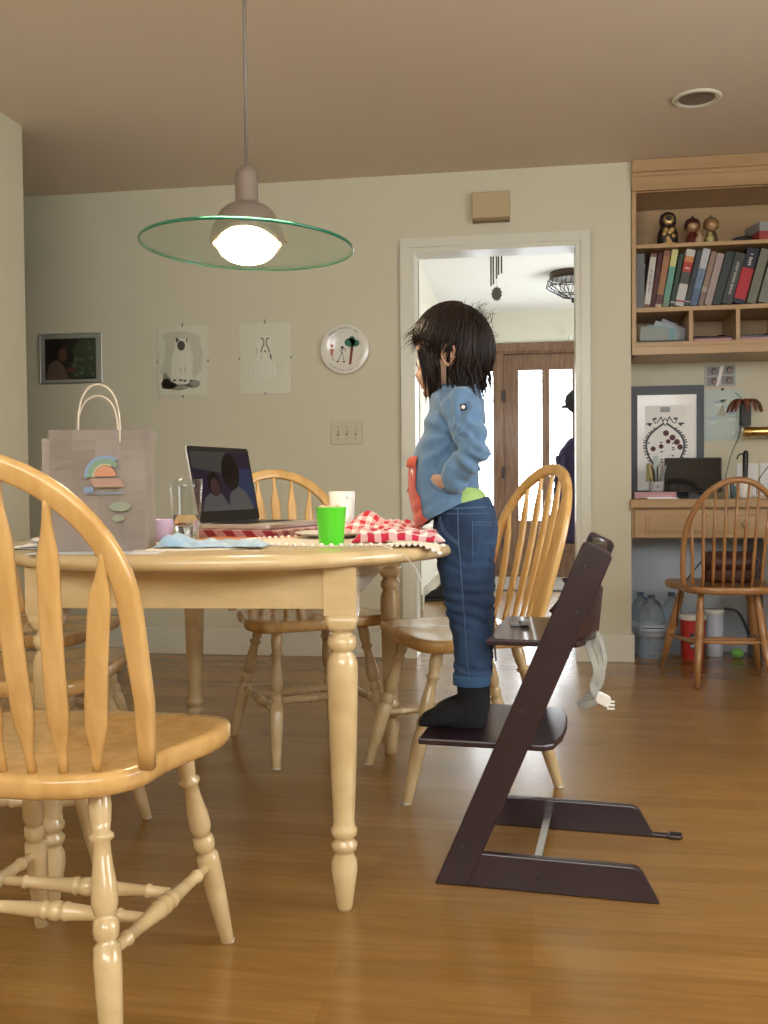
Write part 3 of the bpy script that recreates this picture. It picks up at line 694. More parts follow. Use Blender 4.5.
for v in me.vertices:                                     # cloth folds radiating from the armpit and the elbow
    x, z = v.co.x+KX, v.co.z+KZ; y = v.co.y; nrm = NR[v.index]
    dx, dz = x+.165, z-.985; rr = math.hypot(dx, dz); th = math.atan2(dz, dx)
    f = .0040*math.sin(th*10+2.5*noise.noise(v.co*14))*math.exp(-((rr-.075)/.06)**2)
    e = .0046*math.sin((z*1.0+x*.9)*190+3*noise.noise(v.co*9))*math.exp(-((x+.125)**2/.0014+(z-.955)**2/.0032)) if abs(y) > .1 else 0
    g = .0040*math.sin((z-.7*x)*150+2.5*noise.noise(v.co*12+V((5, 1, 2))))*math.exp(-((z-.80)/.045)**2)
    h = .0042*noise.noise(v.co*15+V((3, 0, 0)))+.0030*(1-2*abs(noise.noise(V((v.co.x*22+v.co.z*14, v.co.y*10, v.co.z*26-v.co.x*20)))))-.002
    v.co += nrm*((f+g+h)*(.35+.65*max(0, min(1, (x+.262)/.04)))+e)
bx = bmesh.new(); bx.from_mesh(me)
def hemz(x): return .786+(x+.264)*.60 if x < -.13 else .8664+(x+.13)*.2
dele = [v for v in bx.verts if v.co.z+KZ < hemz(v.co.x+KX) and abs(v.co.y) < .135]
# clean diagonal hem: slice, then drop what hangs below
ga = bmesh.ops.bisect_plane(bx, geom=list(bx.verts)+list(bx.edges)+list(bx.faces), plane_co=K(-.264, 0, .780), plane_no=V((.50, 0, -1)).normalized(), clear_outer=True)
ed = [e for e in ga['geom_cut'] if isinstance(e, bmesh.types.BMEdge)]
if ed:
    ex = bmesh.ops.extrude_edge_only(bx, edges=ed)
    for g in ex['geom']:
        if isinstance(g, bmesh.types.BMVert): c = K(-.19, 0, .81); dv = V((g.co.x-c.x, g.co.y, 0)); g.co -= dv.normalized()*.006
bx.to_mesh(me); bx.free()
XB = [(.780, -.258), (.796, -.226), (.815, -.240), (.842, -.242), (.855, -.247), (.868, -.255), (.893, -.253), (.918, -.252), (.925, -.256)]
def xb(z):
    for i in range(len(XB)-1):
        if XB[i][0] <= z <= XB[i+1][0]:
            t = (z-XB[i][0])/(XB[i+1][0]-XB[i][0]); return XB[i][1]+t*(XB[i+1][1]-XB[i][1])
    return -9
pm = MB(); vs = []; fs = []; idx = {}; pc = []
for p in me.polygons:
    c = p.center; x, z = c.x+KX, c.z+KZ
    if .782 < z < .925 and x < xb(z) and p.normal.x < .25: pc.append((p, 0))
for p, q in pc:
    f = []
    for vi in p.vertices:
        if vi not in idx: idx[vi] = len(vs); vs.append(me.vertices[vi].co+me.vertices[vi].normal*.0025)
        f.append(idx[vi])
    fs.append(f)
pm.put(vs, fs, 0, True); ap = pm.build('felt_face_patch', M['coral'], kid)
so = ap.modifiers.new('s', 'SOLIDIFY'); so.thickness = .002; so.offset = 1
bvh = BVHTree.FromPolygons([v.co[:] for v in me.vertices], [list(p.vertices) for p in me.polygons])
def hit(o, dr):
    r = bvh.ray_cast(V(o), V(dr)); return r[0], r[1]
for s in (1, -1):                                          # felt brow flap, eye
    p, nn = hit(K(-.5, s*.078, .900), (1, 0, 0))
    if p:
        q = frame(p+nn*.004, nn.cross(V((0, 0, 1))), (0, 0, 1)); e = MB()
        e.lathe([(.0, .003), (.0085, .003), (.010, .0)], 20, 0, q @ Matrix.Scale(1.45, 4, (0, 1, 0))); eo = e.build('felt_eye', M['white'], ap)
        e = MB(); e.lathe([(.0, .005), (.0045, .005), (.006, .003)], 16, 0, q @ Matrix.Translation((0, -.002, 0)) @ Matrix.Scale(1.5, 4, (0, 1, 0))); e.build('felt_pupil', M['black'], ap)
fl = MB(); rows = []
for k in range(13):
    y = -.096+.016*k; p, nn = hit(K(-.5, y, .930), (1, 0, 0))
    if p: rows.append([p+V((-.003, 0, .013)), p+V((-.010, 0, .006)), p+V((-.0125, 0, -.010)), p+V((-.009, 0, -.012)), p+V((-.003, 0, .005))])
fl.loft(rows); fl.build('felt_brow', M['coral2'], ap)
mo = MB(); pts = []
for k in range(11):
    y = -.045+.009*k; p, nn = hit(K(-.5, y, .868-.008*math.sin(PI*k/10)), (1, 0, 0))
    if p: pts.append(p+nn*.0055)
mo.tube(pts, .002, 6); mo.build('felt_mouth', M['red'], ap)
p, nn = hit(K(-.146, -.5, 1.045), (0, 1, 0))
bd = MB(); q = frame(p+nn*.001, (1, -.1, .2), (-.2, .25, 1)); bd.prism(rrect(.020, .015, .002), 0, .002, 0, q); bd.prism(circ(.003, 0, .0045, 12), .002, .003, 1, q); bd.prism([(-.008, -.006), (-.004, -.006), (-.004, .006), (-.008, .006)], .002, .0028, 2, q)
bd.build('sleeve_badge', [M['navy'], M['white'], M['grey']], kid)
# pouch pocket edge: welt running from the belly to the hand
pk = MB(); pts = []
for x, z in ((-.214, .908), (-.222, .893), (-.214, .878), (-.198, .866), (-.182, .860), (-.165, .858)):
    p, nn = hit(K(x, -.5, z), (0, 1, 0))
    if p: pts.append(p+nn*.001)
pk.tube(bez(pts, 5), .0028, 8); pk.build('pocket_welt', M['shirt'], kid)
nk = MB(); nk.sweep(ring(-.214, -.122, 1.103, .047, tilt=.0), [(.006*math.cos(a), .007*math.sin(a)) for a in [2*PI*k/8 for k in range(8)]], 0, True, up=(0, 0, 1), closed=True); nk.build('neckband', M['shirt'], kid)
# undershirt peeking at the back
us = MB(); us.loft([ring(-.20, -.108, .790, .100), ring(-.21, -.105, .82, .102), ring(-.213, -.102, .846, .108), ring(-.216, -.104, .856, .109), ring(-.222, -.132, .880, .100)]); us.build('undershirt', M['lime'], kid)

# jeans
b = MB()
b.loft([ring(-.218, -.094, .836, .108, tilt=.22), ring(-.224, -.080, .810, .113, tilt=.1), ring(-.228, -.073, .775, .115), ring(-.225, -.076, .74, .114), ring(-.215, -.082, .705, .110)])
for s in (1, -1):
    b.loft([ring(-.222, -.078, .745, .057, s*.050), ring(-.213, -.083, .705, .057, s*.051), ring(-.206, -.083, .658, .055, s*.052), ring(-.200, -.084, .62, .052, s*.052), ring(-.193, -.085, .589, .050, s*.052), ring(-.183, -.086, .55, .048, s*.052),
            ring(-.178, -.086, .519, .046, s*.051), ring(-.174, -.089, .473, .044, s*.050), ring(-.176, -.093, .435, .043, s*.050), ring(-.175, -.095, .419, .042, s*.050)])
jn = voxel(b, 'jeans', M['jeans'], kid, 0.0035, 3, .5); me = jn.data; NR = [v.normal.copy() for v in me.vertices]
for v in me.vertices:
    x, z = v.co.x+KX, v.co.z+KZ; k = math.exp(-((z-.595)/.05)**2)+.8*math.exp(-((z-.45)/.035)**2)+.5*math.exp(-((z-.70)/.03)**2)
    v.co += NR[v.index]*(.0028*k*math.sin(z*230+x*60+3*noise.noise(v.co*18))+.003*noise.noise(v.co*15))
jb = BVHTree.FromPolygons([v.co[:] for v in me.vertices], [list(p.vertices) for p in me.polygons])
def onj(x, z, s=-1, off=.0008):
    r = jb.ray_cast(K(x, s*.5, z), V((0, -s, 0))); return (r[0]+r[1]*off) if r[0] else None
for s in (-1, 1):
    sm = MB()
    def seam(l, r=.0011):
        pts = [onj(x, z, s) for x, z in l]; pts = [p for p in pts if p]
        if len(pts) > 1: sm.tube(pts, r, 5)
    def lin(x0, z0, x1, z1, k=10): return [(x0+(x1-x0)*i/k, z0+(z1-z0)*i/k) for i in range(k+1)]
    seam(lin(-.160, .826, -.158, .74)+lin(-.157, .735, -.138, .425, 26), .0013)
    seam([(-.200, .818), (-.200, .800), (-.194, .782), (-.182, .766), (-.168, .754), (-.158, .748)])
    seam([(-.204, .816), (-.204, .799), (-.198, .779), (-.185, .762), (-.170, .750), (-.160, .744)])
    seam(lin(-.127, .793, -.086, .791)); seam(lin(-.127, .787, -.086, .785)); seam(lin(-.128, .796, -.128, .712)); seam(lin(-.205, .812, -.092, .812, 14)); seam(lin(-.212, .822, -.098, .826, 14), .002)
    seam(lin(-.171, .430, -.098, .430, 12))
    sm.build('seam_stitching', M['stitch'], jn)
cf = MB()
for s in (1, -1): cf.loft([ring(-.1775, -.092, .418, .0450, s*.050), ring(-.1785, -.091, .424, .0460, s*.050), ring(-.1785, -.091, .440, .0460, s*.050), ring(-.177, -.092, .443, .0445, s*.050)], cap=False)
cf.build('rolled_cuff', simple('cuff_denim', (.03, .078, .165), rough=.85), jn)
# socks
for s in (1, -1):
    b = MB()
    b.loft([ring(-.170, -.099, .43, .034, s*.050), ring(-.168, -.098, .39, .032, s*.050), ring(-.172, -.097, .37, .033, s*.051), ring(-.180, -.097, .355, .034, s*.052), ring(-.19, -.099, .335, .034, s*.052), ring(-.19, -.103, .321, .030, s*.052)])
    q = []
    for x, hz, hy in ((-.150, .066, .032), (-.185, .060, .034), (-.208, .050, .035), (-.228, .041, .035), (-.246, .031, .031), (-.257, .018, .020)):
        r = []
        for k in range(20): a = 2*PI*k/20; r.append(K(x+.024*(s > 0), s*.052+hy*math.cos(a), .3175+hz/2+.5*hz*math.copysign(abs(math.sin(a))**.8, math.sin(a))))
        q.append(r)
    b.loft(q)
    voxel(b, 'sock', M['sock'], kid, .003, 3, .5)

# hair: a cap of fine locks flowing from the crown
rnd = random.Random(11)
hb = MB(); EC = K(-.178, 0, 1.196); ER = V((.090, .081, .098))
cap = []
b0 = MB()
for i in range(9):
    th = PI*(.03+.60*i/8); r = []
    for k in range(28):
        a = 2*PI*k/28; fwd = -math.cos(a)
        t2 = th*(1.0 if fwd < .2 else .80) ; t2 = min(t2, PI*(.40 if fwd > .6 else (.46 if fwd > .1 else .63)))
        r.append(EC+V((math.sin(t2)*math.cos(a)*ER.x*.97, math.sin(t2)*math.sin(a)*ER.y*.985, math.cos(t2)*ER.z*.97)))
    cap.append(r)
b0.loft(cap, 0, True, True)
b0.ball(K(-.140, 0, 1.185), (.058, .068, .076), 0, 20, 12)
b0.v = [HROT @ p for p in b0.v]
b0.build('scalp_hair', M['hair'], kid)
CR = V((.25, 0, .97)).normalized()                        # crown whorl, towards the back
def lock(az, endp, lift, flare, jit, r0, length=1.0, start=.0, ns=9):
    ax = CR; u1 = V((0, 1, 0)); u2 = ax.cross(u1)
    pts = []; w = rnd.uniform(-.12, .12)
    for i in range(ns+1):
        t = i/ns; pol = (start+(endp-start)*t); a = az+w*t*1.6+jit*math.sin(t*3)
        dv = ax*math.cos(pol)+(u1*math.sin(a)+u2*-math.cos(a))*math.sin(pol)
        s = 1.0+lift+flare*t*t
        p = EC+V((dv.x*ER.x*s, dv.y*ER.y*s, dv.z*ER.z*s)); pts.append(p)
    return pts
def emit(pts, r0):
    k = len(pts); hb.tube(pts, [r0*(.55+.45*math.sin(PI*min(1, .2+i/k)))*(1 if i < k-3 else (k-1-i)/3*.8+.12) for i in range(k)], 4)
for i in range(2100):
    az = rnd.uniform(-PI, PI); ca = math.cos(az)      # ca=1 : towards face
    if abs(az) < .55: endp = rnd.uniform(1.62, 2.10)   # fringe
    elif abs(az) < 1.12: endp = rnd.uniform(1.90, 2.35)
    elif abs(az) < 1.32: endp = rnd.uniform(1.50, 1.66)  # parted around the ear
    elif abs(az) < 1.62: endp = rnd.uniform(1.55, 1.85)
    else: endp = rnd.uniform(1.42, 1.76)
    start = rnd.choice((0.02, .25, .5, .8, 1.0))
    start = min(start, endp-.5)
    pts = lock(az, endp, rnd.uniform(.0, .075)+ (.03 if abs(az) > 2 else 0), rnd.uniform(-.05, .12)-(.10 if abs(az) > 2 else 0), rnd.uniform(-.22, .22), .002, 1, start)
    if .50 < abs(az) < 1.12 and rnd.random() < .8:        # long side locks hanging past the cheek
        p = pts[-1]; L = rnd.uniform(.03, .085)
        for j in range(1, 5): pts.append(p+V((.012*j/4+rnd.uniform(-.002, .002)-.018*(j/4)**2*0, -p.y*.10*j/4, -L*j/4)))
    emit(pts, rnd.uniform(.0014, .0027))
for s in (1, -1):                                          # lock falling before the ear to the jaw
    for i in range(130):
        x0 = rnd.uniform(-.235, -.190); z0 = rnd.uniform(1.17, 1.20); y = s*(.076+rnd.uniform(-.004, .006)); xe = x0*.55+(-.215)*.45+rnd.uniform(-.012, .012)+.008; ze = rnd.uniform(1.055, 1.115)
        if x0 > -.2: ze += .02
        pts = [K(x0+(xe-x0)*t+.006*math.sin(3*t), y*(1-.22*t*t), z0+(ze-z0)*t) for t in [j/7 for j in range(8)]]
        emit(pts, rnd.uniform(.0014, .0024))
for i in range(60):                                        # wispy ends: fringe blown forward, tufts behind the crown
    p = K(-.262, rnd.uniform(-.045, .03), 1.232+rnd.uniform(-.02, .02)); q = p+V((-.030*rnd.uniform(.3, 1.1), rnd.uniform(-.01, .01), -.026*rnd.uniform(.4, 1.3)))
    emit([p+V((.05, 0, .03)), p+V((.02, 0, .018)), p, p.lerp(q, .5)+V((0, 0, .004)), q], rnd.uniform(.0010, .0018))
for i in range(70):
    p = K(rnd.uniform(-.135, -.095), rnd.uniform(-.05, .05), 1.262+rnd.uniform(-.025, .012)); l = rnd.uniform(.015, .045); a = rnd.uniform(.3, 1.9)
    q = p+V((math.cos(a)*l, rnd.uniform(-.01, .01), math.sin(a)*l)); m = p.lerp(q, .55)+V((-.006, 0, .006))
    emit([p+V((-.02, 0, -.01)), p, m, q], rnd.uniform(.0007, .0013))
for i in range(60):
    a = rnd.uniform(-.6, .9); z = rnd.uniform(1.12, 1.24); p = K(-.092+.006*math.cos(z*30), rnd.uniform(-.05, .05), z); l = rnd.uniform(.006, .02)
    emit([p+V((-.03, 0, .02)), p, p+V((l*.8, 0, rnd.uniform(-.5, .6)*l))], rnd.uniform(.0008, .0014))
hb.v = [HROT @ p for p in hb.v]
hb.build('hair', M['hair'], kid, clean=False)
# ------------------------------------------------------------------ pendant lamp
px_, py_ = -0.702, 2.36
pl = thing('pendant_lamp', 'glass-disc pendant lamp hanging on a thin rod over the table', 'lamp', (px_, py_, 1.476))
b = MB(); b.lathe([(.0045, .20), (.0045, .90)], 10); b.lathe([(.0, .905), (.055, .905), (.058, .915), (.058, .938), (.055, .9435)], 28); b.build('rod', M['rod'], pl)
b = MB(); b.lathe([(.0, .205), (.014, .203), (.026, .192), (.029, .178), (.029, .118), (.033, .110), (.052, .104), (.066, .092), (.077, .074), (.083, .056), (.088, .048), (.088, .043), (.074, .045), (.066, .055)], 40)
b.build('socket_dome', M['nickel'], pl)
dz = Matrix.Rotation(R(1.8), 4, 'Y')
b = MB(); b.lathe([(.082, .008), (.265, .008), (.265, .003), (.082, .003), (.082, .008)], 96, 0, dz, False, False); dsk = b.build('glass_disc', M['disc'], pl)
b = MB(); b.lathe([(.2645, .0018), (.2675, .002), (.2688, .0055), (.2675, .009), (.2645, .0092)], 96, 0, dz, True, False); b.build('disc_edge', M['rimglass'], dsk)
b = MB(); b.lathe([(.086, .044), (.093, .036), (.093, .014), (.086, .011)], 40, 0, None, True, False); b.build('retaining_ring', M['nickel'], pl)
for a in (0, 1, 2):
    s = MB(); s.lathe([(0, -.004), (.006, -.004), (.006, .004), (0, .006)], 10, 0, Matrix.Rotation(a*2*PI/3+.3, 4, 'Z') @ Matrix.Translation((.096, 0, .022)) @ Matrix.Rotation(PI/2, 4, 'Y')); s.build('thumb_screw', M['brass'], pl)
bulbm = mat('glowing_frosted_globe', (1, .9, .75), .5, emis=(1.0, .78, .50), estr=100.0)
b = MB(); b.lathe([(.0, -.038), (.024, -.036), (.046, -.029), (.065, -.015), (.074, .002), (.075, .020), (.070, .034), (.050, .042), (.02, .044), (0, .045)], 32); b.build('globe_bulb', bulbm, pl)

# ------------------------------------------------------------------ things on the table
def tthing(name, label, cat, x, y, rz=0, group=None): return thing(name, label, cat, (x, y, TZ), rz, group)
# paper bag
bg_ = tthing('paper_bag', 'brown paper shopping bag with a sun-and-arc print and cord handles', 'bag', -0.895, 1.925, R(9))
Wb, Db, Hb = .196, .105, .252
rows = []; nz = 12
def bagring(z, wob):
    pts = []; hw, hd = Wb/2, Db/2
    f = z/Hb
    base = [(-hw, -hd), (-hw*.5, -hd), (0, -hd), (hw*.5, -hd), (hw, -hd), (hw, -hd*.5), (hw-.018*f, 0), (hw, hd*.5), (hw, hd), (hw*.5, hd), (0, hd), (-hw*.5, hd), (-hw, hd), (-hw, hd*.5), (-hw+.02*f, 0), (-hw, -hd*.5)]
    for i, (x, y) in enumerate(base):
        w = wob*.006; pts.append(V((x+w*noise.noise(V((x*20, z*14, i))), y*(1-.10*f)+w*1.3*noise.noise(V((i*1.3, z*11, 4.0)))+.004*math.sin(z*26+x*30)*wob*(1 if y < 0 else .5), z)))
    return pts
rows = [bagring(.0, 0)]+[bagring(Hb*i/nz, .5+i/nz) for i in range(1, nz+1)]
b = MB(); b.loft(rows, 0, False, False); b.put(rows[0], [list(range(16))])
sh_ = b.build('bag_body', M['kraft'], bg_); so = sh_.modifiers.new('s', 'SOLIDIFY'); so.thickness = .0012
b = MB(); b.box(-.094, .094, .054, .0565, .16, .248); b.box(-.150, .03, .060, .0625, .02, .240)
b.build('back_fold', M['kraft_in'], bg_)
for (yy, xo, hh) in ((-.038, .004, .114), (.040, -.022, .098)):
    pts = []
    for k in range(25):
        a = PI*k/24; pts.append((xo+.043*math.cos(a)*(1+.12*math.sin(a)), yy+.004*math.sin(a)*(1 if yy > 0 else -1), Hb-.02+hh*math.sin(a)**.75))
    pts = [(pts[0][0], yy, Hb-.055)]+pts+[(pts[-1][0], yy, Hb-.055)]
    b = MB(); b.tube(pts, .0024, 8); b.build('cord_handle', M['rope'], bg_)
pr = MB(); X = frame((.022, -.0625, .155), (1, 0, 0), (0, .04, 1))
def arc(r0, r1, a0, a1, mi, cx=0, cy=0, k=20, z1=.0006):
    pr.prism([(cx+r1*math.cos(R(a0+(a1-a0)*i/k)), cy+r1*math.sin(R(a0+(a1-a0)*i/k))) for i in range(k+1)]+[(cx+r0*math.cos(R(a1-(a1-a0)*i/k)), cy+r0*math.sin(R(a1-(a1-a0)*i/k))) for i in range(k+1)], 0, z1, mi, X)
arc(.037, .043, 55, 185, 0); arc(.026, .037, 42, 182, 1); arc(.023, .026, 60, 185, 2); arc(.0, .022, 0, 180, 3, k=24)
pr.prism([(-.032, -.004), (.030, -.004), (.040, -.022), (-.022, -.022)][::1], 0, .0005, 4, X)
pr.prism([(-.044, -.022), (-.026, -.022), (-.024, -.032), (-.044, -.032)], 0, .0006, 0, X); pr.prism([(-.044, -.0335), (.040, -.0335), (.040, -.0355), (-.044, -.0355)], 0, .0006, 0, X)
pr.prism(circ(.030, -.062, .022, 14, .010), 0, .0005, 5, X); pr.prism(circ(.026, -.086, .012, 12, .007), 0, .0005, 5, X)
pr.build('printed_logo', [simple('print_blue', (.20, .29, .42), rough=.7), simple('print_green', (.19, .29, .20), rough=.7), simple('print_yellow', (.55, .45, .28), rough=.7), simple('print_orange', (.52, .24, .14), rough=.7), simple('print_faded_orange', (.38, .24, .18), rough=.7), simple('print_faded_green', (.26, .29, .21), rough=.7)], bg_)

# drinking glass
gl = tthing('drinking_glass', 'tall clear tumbler half full of water beside the paper bag', 'glass', -0.795, 2.15)
def tumbler(ro, ri, h, facet=0):
    b = MB(); prof = [(0, 0), (ro[0], 0), (ro[0]+.001, .004)]+[(ro[0]+(ro[1]-ro[0])*k/8, h*k/8) for k in range(1, 9)]+[(ri[1], h)]+[(ri[0]+(ri[1]-ri[0])*k/8, .012+(h-.012)*k/8) for k in range(7, -1, -1)]+[(0, .010)]
    return b.lathe(prof, 40)
t = tumbler((.030, .0385), (.0275, .0365), .150)
for i, v in enumerate(t.v):
    if v.z < .075 and math.hypot(v.x, v.y) > .0285 and v.z > .002:
        a = math.atan2(v.y, v.x); k = 1-.045*abs(math.sin(a*5)); v.x *= k; v.y *= k
t.build('tumbler', M['tumbler'], gl)
b = MB(); b.lathe([(0, .0102), (.0272, .0125), (.0312, .066), (0, .066)], 32); b.build('water', M['water'], gl)
# mug and bowl behind the glass
def mug(name, label, x, y, r0, r1, h, m, rz=0, handle=True, deco=None, cat='mug'):
    t = tthing(name, label, cat, x, y, rz); b = MB()
    b.lathe([(0, 0), (r0, 0), (r0+.001, .003), (r1, h-.001), (r1-.001, h), (r1-.0035, h-.001), (r0-.003, .006), (0, .005)], 32); b.build('cup_wall', m, t)
    if handle:
        hb_ = MB(); hb_.tube([(r1-.002, 0, h*.85), (r1+.012, 0, h*.86), (r1+.021, 0, h*.65), (r1+.019, 0, h*.38), (r0+.0, 0, h*.2)], .004, 8); hb_.build('handle', m, t)
    if deco:
        dd = MB(); 
        for (a, z, rr, mi) in deco: dd.lathe([(0, .0006), (rr, .0004), (rr, 0)], 12, mi, frame((math.cos(a)*(r0+(r1-r0)*z/h), math.sin(a)*(r0+(r1-r0)*z/h), z), (-math.sin(a), math.cos(a), 0), (0, 0, 1)) @ Matrix.Scale(1.3, 4, (0, 1, 0)))
        dd.build('painted_pattern', [M['green'], M['grey'], M['red']], t)
    return t
mug('coffee_mug', 'white patterned mug behind the lavender bowl by the paper bag', -1.02, 2.42, .030, .038, .088, M['white'], R(150), True, [(-1.35, .05, .008, 1), (-1.0, .045, .006, 1), (-1.6, .06, .005, 0)])
mug('plastic_bowl', 'small lavender plastic bowl between paper bag and tumbler', -0.905, 2.27, .022, .034, .052, M['lav'], 0, False, None, 'bowl')
mug('white_cup', 'white cup with small leaf design standing behind the lime green cup', -0.525, 2.66, .030, .037, .115, M['white'], R(-55), True, [(-1.75, .058, .009, 1), (-2.15, .055, .003, 2)], 'cup')
# green cup
gc = tthing('plastic_cup', 'lime green plastic cup at the front edge of the table', 'cup', -0.432, 2.065)
b = MB(); b.lathe([(0, 0), (.0255, 0), (.027, .003), (.0335, .082), (.0345, .085), (.0325, .085), (.026, .006), (0, .005)], 36); b.build('cup_wall', M['green'], gc)
b = MB(); rr = random.Random(3)
for k in range(22):
    a = rr.uniform(0, 2*PI); q = rr.uniform(0, .026); b.ball((q*math.cos(a), q*math.sin(a), .080+rr.uniform(0, .006)), (.006, .005, .0045), 0, 8, 6)
tag(b.build('cereal_pieces', simple('cereal', (.75, .60, .36), rough=.8)), 'pale cereal filling the lime green cup', 'cereal')['kind'] = 'stuff'
bpy.data.objects['cereal_pieces'].location = (-0.432, 2.065, TZ)

# cloths ---------------------------------------------------------------
def cloth(name, label, cat, m, outline_fn, nx, ny, hfn, x, y, rz, th=.0016, parent=None):
    vs = []; fs = []; uvs = []
    for j in range(ny+1):
        for i in range(nx+1):
            u, v_ = i/nx, j/ny; X_, Y_ = outline_fn(u, v_); vs.append((X_, Y_, hfn(u, v_, X_, Y_))); uvs.append((u, v_))
    for j in range(ny):
        for i in range(nx): a = j*(nx+1)+i; fs.append((a, a+1, a+nx+2, a+nx+1))
    me_ = bpy.data.meshes.new(name); me_.from_pydata(vs, [], fs); me_.materials.append(m); ul = me_.uv_layers.new(name='UVMap')
    for l in me_.loops: ul.data[l.index].uv = uvs[l.vertex_index]
    for p in me_.polygons: p.use_smooth = True
    o = bpy.data.objects.new(name, me_); C.objects.link(o); o.location = (x, y, TZ); o.rotation_euler = (0, 0, rz)
    s = o.modifiers.new('s', 'SOLIDIFY'); s.thickness = th; s.offset = 1
    if label: tag(o, label, cat)
    return o
# two cream placemats with pompom fringes
def placemat(label, x, y, rx, ry, rz, pom):
    t = tthing('placemat', label, 'placemat', x, y, rz)
    b = MB(); b.prism(circ(0, 0, rx, 48, ry), 0, .0025, 0, None, .0008); b.build('woven_cloth', M['cream_cloth'], t)
    if pom:
        q = MB(); rr = random.Random(5); N_ = 70
        for k in range(N_):
            a = 2*PI*k/N_; q.ball((rx*1.015*math.cos(a), ry*1.015*math.sin(a), .0045), (.0052, .0046, .0042), 0, 8, 6)
        f = q.build('pompom_fringe', M['pom'], t)
    return t
placemat('cream oval placemat with pompom fringe under the plate and green cup', -0.425, 2.215, .235, .190, R(10), True)
placemat('cream oval placemat under the pale blue cloth', -0.765, 2.03, .185, .150, R(4), False)
# corner of cream cloth drooping over the table edge near the child
fl = MB(); rows = []
for k in range(9):
    t_ = k/8; x = .0+.105*t_; rows.append([V((x, -.05+.03*t_, .004-.030*max(0, t_-.55)**1.3*2)), V((x+.01, .0, .006-.016*max(0, t_-.5))), V((x, .06-.01*t_, .005-.012*max(0, t_-.5)))])
vs = [p for r in rows for p in r]; fs = [[i*3+j, i*3+j+1, i*3+j+4, i*3+j+3] for i in range(8) for j in range(2)]
fl.put(vs, fs, 0, True); o = fl.build('cloth_runner', M['cream_cloth']); o.location = (-.300, 2.03, TZ+.003); o.rotation_euler = (0, 0, R(14))
so = o.modifiers.new('s', 'SOLIDIFY'); so.thickness = .002; so.offset = 1
tag(o, 'end of a cream cloth with picot edge hanging over the table edge at the child', 'cloth')
pe = MB()
for k in range(10): p = rows[min(8, k)][0] if k < 9 else rows[8][1]; pe.ball(p+V((0, -.004, 0)), .0042, 0, 8, 6)
pe.build('picot_trim', M['pom'], o); pe = MB()
for k in range(3): pe.ball(rows[8][k]+V((.004, 0, 0)), .0042, 0, 8, 6)
pe.build('picot_trim', M['pom'], o)
tr = MB(); tr.tube(bez([(-.02, -.053, .004), (.02, -.062, -.012), (.05, -.066, -.045), (.062, -.066, -.075)], 6), .0009, 6); tr.build('loose_thread', M['pom'], o)
# gingham napkin, heaped
def gh(u, v_, x, y):
    e = min(u, 1-u, v_, 1-v_)
    q = .046*math.exp(-((u-.35)**2/.05+(v_-.55)**2/.08))+.030*math.exp(-((u-.75)**2/.03+(v_-.5)**2/.1))
    return .004+(q+.016*abs(noise.noise(V((u*5, v_*5, 1.3))))+.010*abs(noise.noise(V((u*11, v_*9, 4)))))*min(1, e*9+.10)
cloth('gingham_napkin', 'red and white gingham napkin heaped on the table before the child', 'napkin', M['gingham'], lambda u, v_: ((u-.5)*.255+.012*noise.noise(V((u*3, v_*4, 2))), (v_-.5)*.17+.016*noise.noise(V((u*4, v_*3, 7)))), 60, 44, gh, -0.375, 2.40, R(-16), .003)
M['gingham_stripe'] = gingham('crimson_striped_cotton', (0.50, 0.012, 0.045), 6)
def gh2(u, v_, x, y): e = min(u, 1-u, v_, 1-v_); return .003+(.012+.011*abs(math.sin(v_*7+u*3))+.009*abs(noise.noise(V((u*8, v_*8, 9)))))*min(1, e*9+.1)
cloth('gingham_napkin', 'flatter gingham napkin with crimson border lying at the table edge touching the child', 'napkin', M['gingham_stripe'], lambda u, v_: ((u-.5)*.20+.01*noise.noise(V((u*3, v_*4, 5))), (v_-.5)*.10+.012*noise.noise(V((u*4, v_*3, 3)))), 50, 26, gh2, -0.295, 2.150, R(4), .003)
def bh(u, v_, x, y): e = min(u, 1-u, v_, 1-v_); return .003+(.004+.013*abs(noise.noise(V((u*7, v_*3, 1))))+.012*math.exp(-((u-.12)**2/.01))+.006*abs(math.sin(u*9+v_*4)))*min(1, e*8+.15)
cloth('blue_cloth', 'crumpled pale blue cloth lying before the tumbler', 'cloth', M['blue_cloth'], lambda u, v_: ((u-.5)*.225+.010*noise.noise(V((u*3, v_*6, 2))), (v_-.5)*.085+.014*noise.noise(V((u*5, v_*3, 8)))), 54, 26, bh, -0.672, 1.975, R(7), .002)
# orange placemat under glass, checked cloth under the laptop
def flat(name, label, cat, m, x, y, sx, sy, rz, h=.003, rad=.01):
    b = MB(); b.prism(rrect(sx, sy, rad), 0, h, 0, None, min(.001, h/3)); o = b.build(name, m); o.location = (x, y, TZ); o.rotation_euler = (0, 0, rz); return tag(o, label, cat)
flat('orange_placemat', 'smooth orange placemat between the tumbler and the laptop', 'placemat', simple('orange_vinyl', (.60, .25, .12), rough=.4), -0.655, 2.32, .30, .17, R(8), .002)
